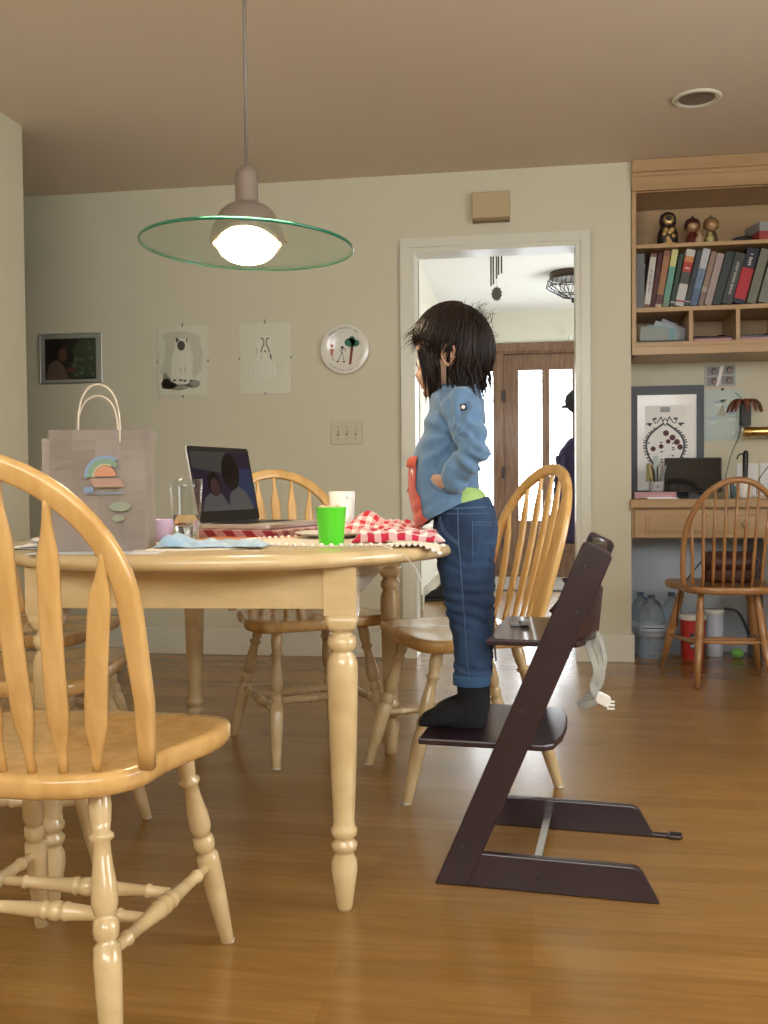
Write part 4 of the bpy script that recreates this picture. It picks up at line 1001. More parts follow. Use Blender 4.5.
# laptop: hinge at the left, keyboard towards the child
lp_rz = R(-15)                # base depth axis (local x) from hinge to front edge
tray = tthing('lap_tray', 'dark red checked padded tray under the laptop', 'tray', -0.725, 2.56, lp_rz)
def quad_uv(name, m, sx, sy, z0, z1, parent):
    b = MB(); b.box(-sx/2, sx/2, -sy/2, sy/2, z0, z1, .002); o = b.build(name, m, parent); me_ = o.data; ul = me_.uv_layers.new(name='UVMap')
    for l in me_.loops: c = me_.vertices[l.vertex_index].co; ul.data[l.index].uv = ((c.x+c.z)*4.2, (c.y+c.z)*4.2)
    return o
quad_uv('padded_board', M['gingham_dark'], .27, .36, 0, .019, tray)
lap = thing('laptop', 'open dark laptop showing a video call of two people on its screen', 'laptop', (-0.725, 2.56, TZ+.0192), lp_rz)
b = MB(); b.prism(rrect(.215, .31, .012), .0, .012, 0, Matrix.Translation((0, 0, .0015)), .002)
b.build('laptop_base', simple('silver_alloy', (.62, .56, .52), rough=.3, metal=.6), lap)
b = MB()
for r_ in range(6):
    for c_ in range(14): b.box(-.085+r_*.0185, -.085+r_*.0185+.0155, -.132+c_*.019, -.132+c_*.019+.0162, .0138, .0152, .0005)
b.build('keyboard', M['black'], lap)['kind'] = 'stuff'
b = MB(); b.box(.035, .098, -.05, .05, .0137, .0140); b.build('touchpad', M['grey'], lap)
tl_ = R(101)
LX = frame((-.1045, 0, .014), (0, 1, 0), (math.cos(tl_), 0, math.sin(tl_)))     # lid: x across, y up, z towards the user
b = MB(); b.prism(rrect(.31, .214, .010), -.005, 0, 0, LX @ Matrix.Translation((0, .107, 0)), .001); lid = b.build('screen_lid', simple('lid_alloy', (.55, .54, .52), rough=.3, metal=.6), lap)
b = MB(); b.prism(rrect(.306, .210, .009), 0, .0012, 0, LX @ Matrix.Translation((0, .107, 0))); b.build('screen_bezel', M['black'], lid)
sc = MB(); Y0 = .032
def sp(poly, mi, z): sc.prism(poly, .0012, .0013+z*.00012, mi, LX @ Matrix.Translation((0, Y0, 0)))
# x axis is reversed as seen by the viewer on the user's side
A = lambda pts: [((.5-u)*-.288, v_*.166) for u, v_ in pts]
sp(A([(0, 0), (1, 0), (1, 1), (0, 1)]), 0, 0)
sp(A([(0, .72), (.6, .62), (.6, 1), (0, 1)]), 1, 1)
sp(A([(.72, .12), (1, .05), (1, .72), (.80, .72), (.72, .5)]), 2, 1)
sp(A([(.05, 0), (.12, .22), (.26, .33), (.42, .28), (.55, 0)]), 4, 2)
sp([((.5-.31)*-.288+.030*math.cos(2*PI*k/20), .075+.034*math.sin(2*PI*k/20)) for k in range(20)], 5, 3)
sp([((.5-.31)*-.288+.022*math.cos(2*PI*k/20)+.003, .066+.026*math.sin(2*PI*k/20)) for k in range(20)], 3, 4)
sp(A([(.50, 0), (.56, .28), (.72, .42), (.86, .30), (.95, 0)]), 4, 5)
sp([((.5-.63)*-.288+.044*math.cos(2*PI*k/24), .110+.052*math.sin(2*PI*k/24)) for k in range(24)], 5, 6)
def em(name, c, s=.34): return mat(name, (0.005, 0.005, 0.005), .15, emis=c, estr=s)
sc.build('video_picture', [em('screen_dark_purple', (.05, .028, .07)), em('screen_grey', (.13, .13, .12)), em('screen_blue', (.05, .08, .22)), em('screen_face', (.13, .06, .06)), em('screen_shirt', (.22, .22, .21)), em('screen_hair', (.006, .004, .006))], lid)
b = MB(); b.lathe([(.004, -.14), (.004, .14)], 8, 0, Matrix.Translation((-.104, 0, .0125)) @ Matrix.Rotation(PI/2, 4, 'X')); b.build('hinge', M['black'], lap)
# plate of food
pt = tthing('dinner_plate', 'white plate with crumbs behind the lime green cup', 'plate', -0.485, 2.335)
b = MB(); b.lathe([(0, .004), (.045, .004), (.055, .005), (.092, .015), (.094, .016), (.0935, .0185), (.088, .018), (.055, .008), (0, .007)], 48); b.build('plate_body', M['white'], pt)
b = MB(); rr = random.Random(8)
for k in range(40): a = rr.uniform(0, 2*PI); q = .045*math.sqrt(rr.random()); b.ball((q*math.cos(a), q*math.sin(a), .010+rr.uniform(0, .005)), (rr.uniform(.003, .007), rr.uniform(.003, .006), .003), rr.choice((0, 0, 1)), 7, 5)
o = tag(b.build('food_scraps', [simple('rice', (.7, .62, .5), rough=.8), M['leather']]), 'scraps of food on the white plate', 'food'); o['kind'] = 'stuff'; o.location = (-0.485, 2.335, TZ)
# paper sheets at the left end and a printed sheet beneath the bag
rr = random.Random(2)
for k, lb in enumerate(('bottom white sheet of the loose papers at the left end of the table', 'middle white sheet of the loose papers at the left end of the table', 'curled top sheet of the loose papers at the left end of the table')):
    vs = []; fs = []; nx = 10
    for j in range(nx+1):
        for i in range(nx+1):
            u, v_ = i/nx-.5, j/nx-.5; vs.append((u*.15, v_*.21, .0012+.0045*k+(.012 if k == 2 else .004)*abs(noise.noise(V((u*3+k, v_*3, k))))))
    for j in range(nx):
        for i in range(nx): a = j*(nx+1)+i; fs.append((a, a+1, a+nx+2, a+nx+1))
    b = MB(); b.put(vs, fs, 0, True); o = b.build('paper_sheet', M['paper']); o.location = (-1.075+.014*k, 2.03+.02*k, TZ); o.rotation_euler = (0, 0, R(8+14*k)); s = o.modifiers.new('s', 'SOLIDIFY'); s.thickness = .0004
    tag(o, lb, 'paper', 'loose papers at the left end of the table')
flat('newspaper_sheet', 'pale printed sheet lying under the paper bag', 'paper', simple('newsprint', (.62, .66, .72), rough=.8), -0.88, 1.900, .27, .19, R(6), .0012, .002).location.z = TZ-.0014

# ------------------------------------------------------------------ things on the back wall (face Y = 4.80)
YW = 4.80
def framed(name, label, cat, xc, zc, w, h, th, draw, mats, clips=True, bord=None):
    t = thing(name, label, cat, (xc, YW, zc)); X = frame((0, -th-.001, 0), (1, 0, 0), (0, 0, 1))
    b = MB(); b.box(-w/2, w/2, -th-.001, -.001, -h/2, h/2, .0008); bb = b.build('picture_sheet', mats[0], t)
    q = MB()
    draw(lambda poly, mi, z=1: q.prism(poly, 0, .0003*z, mi, X)); q.build('drawing', mats[1:], t)
    if clips:
        c = MB()
        for (cx, cz) in ((0, h/2), (0, -h/2), (w/2, 0), (-w/2, 0)): c.box(cx-.004, cx+.004, -th-.004, -.0005, cz-.006, cz+.006, .0005)
        c.lathe([(0, 0), (.003, 0), (.003, .012), (0, .012)], 8, 0, frame((0.002, -.001, h/2+.012), (1, 0, 0), (0, 0, 1))); c.build('mounting_clip', M['grey'], t)
    g = MB(); g.box(-w/2, w/2, -th-.004, -th-.0025, -h/2, h/2); g.build('glass_sheet', M['pane'], t)
    return t
art = mat('aged_art_paper', (.72, .685, .54), .7)
ink1 = mat('light_wash', (.60, .565, .44), .8); ink2 = mat('mid_wash', (.30, .28, .22), .8); ink3 = mat('dark_ink', (.07, .06, .05), .8); offw = mat('paper_highlight', (.76, .725, .60), .8)
def cat_art(P):
    P([(-.11+.02*math.sin(i), .14-.05*i) for i in range(5)]+[(-.06, -.10), (-.055, .02), (-.04, .10), (.03, .12), (.06, .02), (.05, -.10), (.10, -.05), (.11, .05), (.09, .13), (.02, .155), (-.06, .155)][::1], 0, 1)
    P(circ(-.075, -.115, .045, 14, .030), 1, 2); P(circ(-.02, -.128, .06, 14, .022), 1, 2); P(circ(.055, -.118, .04, 14, .022), 1, 2); P([(-.115, -.14), (-.105, -.06), (-.09, -.055), (-.07, -.10), (-.06, -.14)], 1, 2)
    P([(-.065, -.10), (-.06, .00), (-.04, .065), (.03, .065), (.045, .0), (.055, -.10), (.02, -.12), (-.03, -.12)], 3, 3)
    P(circ(-.006, .085, .032, 16, .034), 3, 4); P(circ(-.006, .080, .021, 14, .026), 2, 5)
    P([(-.032, .095), (-.034, .125), (-.015, .108)], 2, 5); P([(.020, .108), (.030, .124), (.026, .094)], 2, 5)
    for x in (-.045, -.01, .012, .045): P(circ(x, -.098-.004*(x > 0), .010, 10, .005), 2, 6)
    for x in (-.010, .012): P([(x-.001, -.06), (x+.001, -.06), (x+.002, -.03), (x, -.03)], 2, 6)
framed('cat_drawing', 'clip-framed ink drawing of a seated dark-faced cat on the back wall', 'picture', -1.782, 1.527, .275, .365, .004, cat_art, [art, ink1, ink2, ink3, offw])
def dog_art(P):
    P(circ(-.005, .075, .042, 18, .042), 3, 1); P([(-.05, .03), (-.055, -.10), (.06, -.10), (.055, .02)], 3, 1)
    for x0, x1, s in ((-.025, -.004, 1), (.024, .006, -1)):
        P([(x0, .100), (x0+s*.010, .106), (x1, .098), (x1+s*.002, .07), (x1-s*.010, .050), (x1-s*.014, .030), (x1-s*.020, .032), (x1-s*.014, .055), (x1-s*.004, .072), (x1-s*.004, .094)], 2, 2)
    P(circ(.001, .036, .005, 10), 2, 3); P([(.022, .030), (.034, .015), (.036, -.008), (.028, -.004)], 2, 3); P([(-.022, .018), (-.019, .018), (-.019, -.002), (-.021, -.002)], 1, 3)
    for k in range(9):
        x = -.085+k*.021; P([(x, -.10), (x+.0015, -.10), (x+.0015+.004*math.sin(k), .0-.02*abs(math.sin(k*2))), (x+.004*math.sin(k), .0-.02*abs(math.sin(k*2)))], 0, 3)
    P([(-.045, .02), (-.042, .06), (-.044, .06), (-.048, .02)], 1, 2); P([(.045, -.02), (.05, .03), (.0485, .03), (.043, -.02)], 1, 2)
framed('dog_drawing', 'clip-framed faint pencil drawing of a dog right of the cat drawing', 'picture', -1.340, 1.530, .272, .362, .004, dog_art, [art, ink1, ink2, ink3, offw])
ph = [mat('photo_mat', (.40, .39, .32), .6), mat('photo_dark', (.022, .019, .017), .4), mat('photo_green', (.06, .08, .045), .4), mat('photo_skin', (.15, .07, .05), .4), mat('photo_leaf', (.16, .19, .13), .4), mat('photo_pink', (.17, .11, .09), .4)]
def photo_art(P):
    P([(-.145, -.11), (.140, -.11), (.140, .105), (-.145, .105)], 0, 1)
    P([(.0, -.10), (.135, -.10), (.135, .10), (.05, .10), (.0, .03)], 1, 2)
    rr = random.Random(4)
    for k in range(26): P(circ(rr.uniform(.02, .13), rr.uniform(-.09, .09), rr.uniform(.005, .013), 7), rr.choice((1, 3)), 3)
    P([(-.14, -.108), (-.125, -.03), (-.08, .0), (-.04, -.04), (-.01, -.108)], 4, 4); P(circ(-.072, .035, .045, 16), 0, 4); P(circ(-.045, .020, .026, 12, .036), 2, 5); P(circ(.0, -.06, .030, 10, .016), 2, 5); P([(-.01, -.02), (.015, -.02), (.012, .03), (-.012, .03)], 0, 6)
t = framed('framed_photo', 'landscape photo of a person outdoors in a thin silver frame', 'picture', -2.398, 1.558, .352, .262, .006, photo_art, ph, False)
b = MB()
for q in ((-.175, -.171, -.131, .131), (.171, .175, -.131, .131), (-.175, .175, -.131, -.127), (-.175, .175, .127, .131)): b.box(q[0], q[1], -.014, -.001, q[2], q[3], .001)
b.build('silver_frame', M['steel'], t)
# painted souvenir plate
sp_ = thing('souvenir_plate', 'round white plate with a child\'s drawing of two figures and a tree', 'plate', (-0.922, YW, 1.562)); X = frame((0, -.001, 0), (1, 0, 0), (0, 0, 1))
b = MB(); b.lathe([(0, .0), (.075, 0), (.085, .002), (.124, .016), (.1255, .018), (.1235, .020), (.085, .0075), (.075, .006), (0, .006)], 56, 0, X); b.build('plate_body', mat('white_melamine', (.70, .68, .60), .15, coat=.6), sp_)
q = MB()
def P(poly, mi, z=.0002): q.prism(poly, .0062, .0066+z, mi, X)
P([(.018, -.085), (.030, -.085), (.045, .02), (.030, .02)], 0); P(circ(.025, .035, .028, 14, .022), 1); P(circ(.052, .030, .022, 12, .018), 1); P(circ(.036, .050, .016, 12), 1)
P(circ(-.068, .020, .008, 12), 2); P([(-.082, .004), (-.054, .004), (-.058, -.002), (-.064, -.03), (-.074, -.03), (-.077, -.002)], 2)
for a, c_ in (((-.074, -.03), (-.090, -.052)), ((-.066, -.03), (-.060, -.056)), ((-.018, -.02), (-.036, -.056)), ((-.014, -.02), (-.006, -.06)), ((-.016, .0), (-.016, -.022)), ((.0, .010), (.002, -.012)), ((-.028, -.004), (0, .002))):
    d_ = V((c_[0]-a[0], c_[1]-a[1])).normalized()*.0012; P([(a[0]-d_.y, a[1]+d_.x), (a[0]+d_.y, a[1]-d_.x), (c_[0]+d_.y, c_[1]-d_.x), (c_[0]-d_.y, c_[1]+d_.x)], 3)
P(circ(-.014, .010, .009, 12, .007), 3); P(circ(-.016, -.014, .004, 8, .007), 3)
for x, z in ((-.090, -.055), (-.060, -.058), (-.038, -.060), (-.006, -.062)): P(circ(x, z, .007, 8, .004), 3)
P(circ(-.060, -.072, .006, 8), 4)
def arct(s, r, a0, a1, size):
    for k, chx in enumerate(s):
        if chx == ' ': continue
        a = R(a0+(a1-a0)*k/(len(s)-1)); up_ = 1 if a0 > a1 and math.sin(a) > 0 else -1
        base = X @ Matrix.Translation((r*math.cos(a), r*math.sin(a), .0125+(r-.10)*.4)) @ Matrix.Rotation(a-PI/2 if up_ == 1 else a+PI/2, 4, 'Z'); add_text(q, chx, size, base, 3, .0006)
arct('Happy Mothers Day', .108, 135, 52, .017); arct('1997', .091, 104, 84, .013)
for k_ in range(26):
    if k_ % 7 != 6: a_ = R(222+96*k_/25); q.prism(rrect(.0022, .005+.003*(k_ % 3), .0008, 1), 0, .0008, 3, X @ Matrix.Translation((.106*math.cos(a_), .106*math.sin(a_), .0146)) @ Matrix.Rotation(a_+PI/2, 4, 'Z'))
q.build('painted_drawing', [simple('crayon_brown', (.16, .035, .02)), simple('crayon_green', (.01, .13, .07)), simple('crayon_red', (.50, .16, .12)), simple('crayon_black', (.04, .035, .04)), simple('crayon_orange', (.6, .25, .05))], sp_)
# triple light switch
sw = thing('light_switch', 'almond triple light switch plate beside the doorway', 'light switch', (-0.918, YW, 1.141))
b = MB(); b.prism(rrect(.164, .115, .004), .001, .007, 0, frame((0, 0, 0), (1, 0, 0), (0, 0, 1)), .002); b.build('wall_plate', M['switch'], sw)
for k in (-1, 0, 1):
    b = MB(); b.box(k*.046-.005, k*.046+.005, -.018, -.007, -.006, .012, .0015, 0); b.box(k*.046-.006, k*.046+.006, -.0078, -.007, -.014, .014, 0, 1)
    for z in (-.030, .030): b.lathe([(0, 0), (.003, 0), (.003, .001), (0, .001)], 8, 1, frame((k*.046, -.007, z), (1, 0, 0), (0, 0, 1)))
    b.build('toggle', [M['switch'], simple('switch_slot', (.20, .17, .10))], sw)
# door chime box
dcx = thing('door_chime', 'beige door chime box on the wall above the doorway', 'door chime', (-0.183, YW, 2.233))
b = MB(); b.box(-.092, .092, -.052, -.001, -.058, .068, .004); b.build('chime_cover', M['chime'], dcx)
b = MB(); b.box(-.090, .090, -.050, -.003, -.072, -.058, .002)
for k in range(12): b.box(-.070+k*.012, -.065+k*.012, -.0515, -.05, -.068, -.062)
b.build('sound_grille', simple('grille_brown', (.24, .16, .08)), dcx)
# recessed can light
cl = thing('recessed_light', 'round recessed ceiling light, off, above the desk corner', 'ceiling light', (0.669, 4.05, 2.42))
b = MB(); b.lathe([(.095, -.0005), (.096, -.006), (.088, -.010), (.078, -.009), (.070, -.002)], 48, 0, None, True, False); b.build('trim_ring', M['trim'], cl)
b = MB(); b.lathe([(.071, -.003), (.062, -.0015), (0, -.001)], 48, 0, None, True, False); b.build('reflector', simple('dull_reflector', (.20, .175, .14), rough=.4), cl)
# ------------------------------------------------------------------ alcove: bookcase above, desk below
BX0, BX1, BY0, BY1 = 0.489, 1.92, 4.79, 5.145
bc = thing('bookcase', 'maple wall bookcase with crown moulding, built in above the desk', 'bookcase', (1.2, 5.0, 1.49))
def bl(mb, x0, x1, y0, y1, z0, z1, bv=.002): mb.box(x0-1.2, x1-1.2, y0-5.0, y1-5.0, z0-1.49, z1-1.49, bv)
b = MB(); bl(b, BX0, .511, BY0, BY1, 1.49, 2.30); bl(b, BX1-.02, BX1, BY0, BY1, 1.49, 2.30); b.build('side_panel', M['cab'], bc)
b = MB(); bl(b, .511, BX1-.02, 5.125, BY1, 1.53, 2.28); b.build('back_panel', M['cab'], bc)
b = MB(); bl(b, .511, BX1-.02, BY0+.012, 5.125, 2.272, 2.30); b.build('top_panel', M['cab'], bc)
b = MB(); bl(b, BX0-.001, BX1, BY0-.012, BY1, 2.276, 2.345); bl(b, BX0-.001, BX1, BY0-.020, BY1, 2.340, 2.362, .004); bl(b, BX0-.001, BX1, BY0-.034, BY1, 2.358, 2.418, .006); b.build('crown_moulding', M['cab'], bc)
for z0, z1 in ((2.003, 2.022), (1.697, 1.720)):
    b = MB(); bl(b, .511, BX1-.02, BY0+.004, 5.125, z0, z1); b.build('shelf', M['cab'], bc)
b = MB(); bl(b, .489, BX1, BY0-.002, BY1, 1.528, 1.552); bl(b, .489, BX1, BY0-.010, BY1, 1.490, 1.532, .003); b.build('bottom_rail', M['cab'], bc)
for x in (.766, .982, 1.20, 1.42, 1.64):
    b = MB(); bl(b, x-.010, x+.010, BY0+.004, 5.125, 1.552, 1.697); b.build('divider', M['cab'], bc)
# books, leaning to the right
LET = simple('spine_lettering', (.75, .74, .68)); DLET = simple('dark_spine_lettering', (.10, .09, .10))
def book(label, x0, x1, lean, h, dep, cols, text=None, th_=None, txtm=None, ts=.018, off=0):
    # x0..x1 footprint on the shelf, lean in degrees to the right, cols = [(fraction from bottom, colour)]
    t = thing('book', label, 'book', (x0, 4.815, 1.7215), 0, 'books on the long shelf'); w_ = (x1-x0)*math.cos(R(lean))
    t.rotation_euler = (0, R(lean), 0)
    t.location.z = 1.7215+ w_*math.sin(R(lean)); 
    ms = [mat('cover', c, .55) for f, c in cols]; b = MB(); z = 0
    for i, (f, c) in enumerate(cols):
        b.box(0, w_, 0, dep, z*h, f*h, .0, i); z = f
    b.build('cover', ms, t)
    p = MB(); p.box(.0015, w_-.0015, .003, dep-.002, h-.0001, h+.0006); p.build('pages', M['paper'], t)
    if text and text.startswith('|'):
        q = MB(); n_ = int(text[1:]); rt = random.Random(n_+int(x0*1000))
        for k in range(n_):
            if k % 6 == 5: continue
            zc_ = h*(th_ or .5)+(k-n_/2)*ts*.42; q.box(w_/2-ts*rt.uniform(.25, .38), w_/2+ts*rt.uniform(.2, .38), -.0006, -.0002, zc_, zc_+ts*.2)
        q.build('spine_lettering', txtm or LET, t)
    elif text:
        q = MB(); add_text(q, text, ts, frame((w_/2, -.0004, h*(th_ or .5)), (0, 0, -1), (1, 0, 0)) if True else None, 0, .0003); q.build('spine_lettering', txtm or LET, t)
    return t
S0 = lambda px: .51+(px-636)*.00468
book('thick slate grey book standing upright at the left end of the shelf', .513, .551, .5, .262, .20, [(1, (.13, .14, .145))])
book('white-spined book with brown ends, second from the left end', S0(644.3), S0(650.3), 7.5, .262, .19, [(.06, (.16, .08, .05)), (.93, (.50, .48, .44)), (1, (.16, .08, .05))], '|22', .5, DLET, .013)
book('thin maroon book between white-spined and orange-brown books', S0(650.8), S0(655.2), 8.5, .262, .19, [(1, (.07, .015, .015))])
book('orange-brown book with a picture at its foot', S0(655.6), S0(662), 9.5, .272, .19, [(.05, (.45, .35, .24)), (.22, (.12, .05, .05)), (.9, (.33, .16, .075)), (1, (.22, .10, .06))])
book('teal book with pale yellow top', S0(662.8), S0(669), 10, .277, .19, [(.14, (.16, .25, .19)), (.70, (.12, .30, .24)), (1, (.52, .50, .20))])
book('thin dark green book beside the teal and yellow one', S0(670.2), S0(674.5), 10.5, .255, .19, [(.07, (.02, .04, .03)), (.10, (.5, .5, .48)), (1, (.025, .05, .035))])
book('white, red and orange spined book beside the dark green one', S0(675.2), S0(684.3), 12, .274, .19, [(.07, (.50, .50, .50)), (.10, (.35, .05, .09)), (.39, (.50, .50, .50)), (.60, (.06, .07, .06)), (.77, (.42, .035, .02)), (.88, (.50, .20, .06)), (1, (.52, .50, .46))], '|1', .68, LET, .03)
book('slate book between the white-red-orange and the pale blue ones', S0(684.8), S0(689.6), 13, .272, .19, [(.07, (.035, .045, .05)), (.09, (.5, .5, .5)), (1, (.035, .045, .05))])
book('book with spine fading from pale grey to dusty blue', S0(690.2), S0(697.6), 13.5, .276, .19, [(.3, (.08, .12, .21)), (.65, (.14, .21, .32)), (1, (.42, .45, .48))], '|8', .55, DLET, .018)
book('tan patterned book right of the dusty blue one', S0(698.3), S0(703.6), 14, .262, .18, [(.25, (.20, .14, .12)), (.35, (.40, .33, .26)), (1, (.26, .18, .13))])
book('brown-edged book with a light grey-pink spine', S0(704.4), S0(711.6), 14.5, .250, .18, [(1, (.34, .27, .25))])
book('broad blackish green book in the right half of the shelf', S0(712.4), S0(720.8), 15, .258, .19, [(1, (.030, .042, .038))])
book('black book lettered in white with a sage green edge', S0(721.6), S0(731.8), 15.5, .248, .19, [(1, (.045, .05, .045))], 'JOSEY BAKER BREAD', .5, LET, .017)
book('navy blue book with a large red spine panel', S0(732.8), S0(744.4), 15, .268, .20, [(.08, (.012, .015, .035)), (.64, (.40, .02, .03)), (1, (.012, .015, .035))], '|7', .80, LET, .020)
book('cream-edged olive book right of the navy and red one', S0(746), S0(755), 15, .262, .20, [(1, (.16, .16, .12))])
book('sage grey book near the right frame edge of the photo', S0(757), S0(767), 15, .27, .20, [(1, (.17, .19, .15))])
book('pale olive book half cut by the right edge of the photo', S0(768.5), S0(778), 14, .26, .20, [(1, (.22, .23, .18))])
# dolls on the upper shelf
ZS = 2.0225
gold = mat('gold_lacquer', (.50, .34, .12), .3, metal=.5)
DS = 1.12
t = thing('nesting_doll', 'black nesting doll with gold flowers on the top shelf', 'doll', (.672, 4.90, ZS))
b = MB(); b.lathe([(0, 0), (.036, 0), (.042, .006), (.046, .035), (.045, .06), (.036, .085), (.031, .092), (.036, .105), (.037, .125), (.030, .145), (.015, .155), (0, .157)], 32); b.v = [v*1.12 for v in b.v]; b.build('doll_body', mat('black_lacquer', (.02, .015, .02), .15, coat=.8), t)
b = MB()
b.lathe([(0, .002), (.021, .002), (.024, -.004)], 20, 0, frame((0, -.033, .118), (1, 0, 0), (0, .1, 1)))
for a, z in ((-.5, .055), (.1, .06), (.5, .045), (-.1, .035), (.35, .07), (-.35, .072), (0, .02)): b.lathe([(0, .003), (.010, .002), (.012, -.002)], 9, 0, frame((.044*math.sin(a), -.0445*math.cos(a), z), (math.cos(a), math.sin(a), 0), (0, 0, 1)))
b.lathe([(.0432, .008), (.0445, .012), (.045, .016)], 32, 0, None, True, False); b.v = [v*1.12 for v in b.v]; b.build('gold_flowers', gold, t)
def kokeshi(label, x, robe, hair, hx=0):
    t = thing('kokeshi_doll', label, 'doll', (x, 4.905, ZS), 0, 'wooden figurines on the top shelf')
    b = MB(); b.lathe([(0, 0), (.026, 0), (.031, .006), (.030, .03), (.022, .058), (.014, .068), (0, .07)], 28); b.v = [v*1.1 for v in b.v]; b.build('robe', robe, t)
    b = MB(); b.ball((0, -.002, .094), (.030, .028, .030), 0, 24, 16); b.v = [v*1.1 for v in b.v]; b.build('face', mat('doll_wood', (.36, .20, .085), .25, coat=.6), t)
    b = MB(); b.lathe([(.034, .086), (.035, .105), (.028, .122), (.012, .130), (0, .131)], 24, 0, Matrix.Translation((0, .006, 0)), True, False); b.ball((0, .004, .134), (.007, .007, .006)); b.v = [v*1.1 for v in b.v]; b.build('doll_hair', hair, t)
    return t
kokeshi('round-headed wooden doll with dark cap and red robe on the top shelf', .790, mat('red_robe', (.13, .02, .015), .4), mat('dark_cap', (.05, .015, .012), .3))
kokeshi('round-headed wooden doll with olive cap, rightmost of the dolls on the top shelf', .878, mat('olive_robe', (.09, .05, .03), .4), mat('olive_cap', (.20, .12, .05), .3))
for x, lb, c in ((.812, 'tiny pale figurine in front of the doll with red robe', (.45, .32, .22)), (.862, 'tiny yellow-green figurine in front of the doll with olive cap', (.45, .42, .16))):
    t = thing('small_figurine', lb, 'figurine', (x, 4.845, ZS)); m_ = mat('figurine_glaze', c, .35); b = MB(); b.lathe([(0, 0), (.018, 0), (.020, .004), (.019, .03), (.012, .042), (0, .044)], 20); b.build('figurine_body', m_, t)
    b = MB(); b.ball((0, 0, .049), .011); b.build('figurine_head', m_, t)
t = thing('dark_shell', 'dark flat shell-like object lying on the top shelf', 'ornament', (1.02, 4.88, ZS)); b = MB(); b.ball((0, 0, .017), (.055, .03, .017), 0, 18, 10, Matrix.Rotation(-.12, 4, 'Y') @ Matrix.Translation((0, 0, .004))); b.lathe([(0, -.07), (.004, -.065), (.006, -.02), (0, .01)], 8, 0, Matrix.Translation((-.03, 0, .008)) @ Matrix.Rotation(PI/2, 4, 'Y')); b.build('shell', M['black'], t)
for k, (c, lb) in enumerate((((.35, .05, .05), 'red box at the bottom of the pair at the right of the top shelf'), ((.30, .30, .29), 'grey box lying on the red one at the right of the top shelf'))):
    t = thing('card_box', lb, 'box', (1.14, 4.89, ZS+.045*k)); b = MB(); b.box(-.075, .10, -.06, .09, 0, .044, .002, 0, Matrix.Rotation(.25, 4, 'Z')); b.box(-.03, .06, -.0615, -.06, .012, .030, 0, 1, Matrix.Rotation(.25, 4, 'Z')); b.build('box_shell', [mat('box_card', c, .6), M['paper']], t)
# cubbies: envelopes and papers
rr = random.Random(9)
cols = [((.30, .33, .30), 'grey-green envelope leaning in the left cubby'), ((.22, .38, .40), 'teal envelope leaning in the left cubby'), ((.38, .42, .45), 'pale blue envelope leaning in the left cubby'), ((.33, .35, .42), 'grey-lilac envelope at the right of the left cubby')]
for k, (c, lb) in enumerate(cols):
    b = MB(); b.box(0, .16, 0, .003, 0, .085, .0008); b.put([(0, -.0006, .085), (.08, -.0006, .03), (.16, -.0006, .085), (0, 0, .085), (.08, 0, .03), (.16, 0, .085)], [[0, 1, 2], [5, 4, 3], [0, 3, 4, 1], [1, 4, 5, 2]])
    o = b.build('envelope', mat('envelope_paper', c, .7)); o.location = (.535+.038*k, 4.83+.018*k, 1.585-.004*k); o.rotation_euler = (R(-14), R(32+7*k), 0); 
    o.location = (.53+.030*k, 4.83+.02*k, 1.568+.085*math.sin(R(32+7*k))*0+.012); o.rotation_euler = (R(-8), R(-0), 0)
    o.rotation_euler = (R(-10), R([6, 10, 20, 26][k]), 0); o.location.z = 1.5535+.16*math.sin(R([6, 10, 20, 26][k]))*.98+.0
    o.scale = (.85, 1, .80)
    tag(o, lb, 'envelope', 'envelopes in the left cubby')
t = thing('letter_tray', 'flat black tray at the bottom of the left cubby', 'tray', (.64, 4.86, 1.5525)); b = MB(); b.box(-.118, .112, -.05, .10, 0, .003, .001); b.box(-.118, .112, -.053, -.05, 0, .010, .001); b.build('tray_body', M['black'], t)
for (x, lb, c) in ((.872, 'dark folder with crumpled foil top in the middle cubby', (.07, .03, .03)), (1.085, 'low pile of papers in the third cubby', (.12, .11, .12))):
    t = thing('paper_pile', lb, 'papers', (x, 4.90, 1.5525)); b = MB()
    b.box(-.092, .085, -.09, .10, 0, .012, .002, 1); b.box(-.09, .09, -.085, .10, .012, .022, .003, 0, Matrix.Rotation(.03, 4, 'Z')); b.build('pile_sheets', [mat('folder', c, .4), M['pink']], t)
    b = MB(); rows = [[V((-.09+.18*i/12, -.08+.05*j/3, .024+.010*abs(noise.noise(V((i*.7, j, x)))) )) for j in range(4)] for i in range(13)]
    vs = [p for r_ in rows for p in r_]; fs = [[i*4+j, i*4+j+1, i*4+j+5, i*4+j+4] for i in range(12) for j in range(3)]; b.put(vs, fs, 0, True); o = b.build('crumpled_wrapper', M['screen'], t); s = o.modifiers.new('s', 'SOLIDIFY'); s.thickness = .002

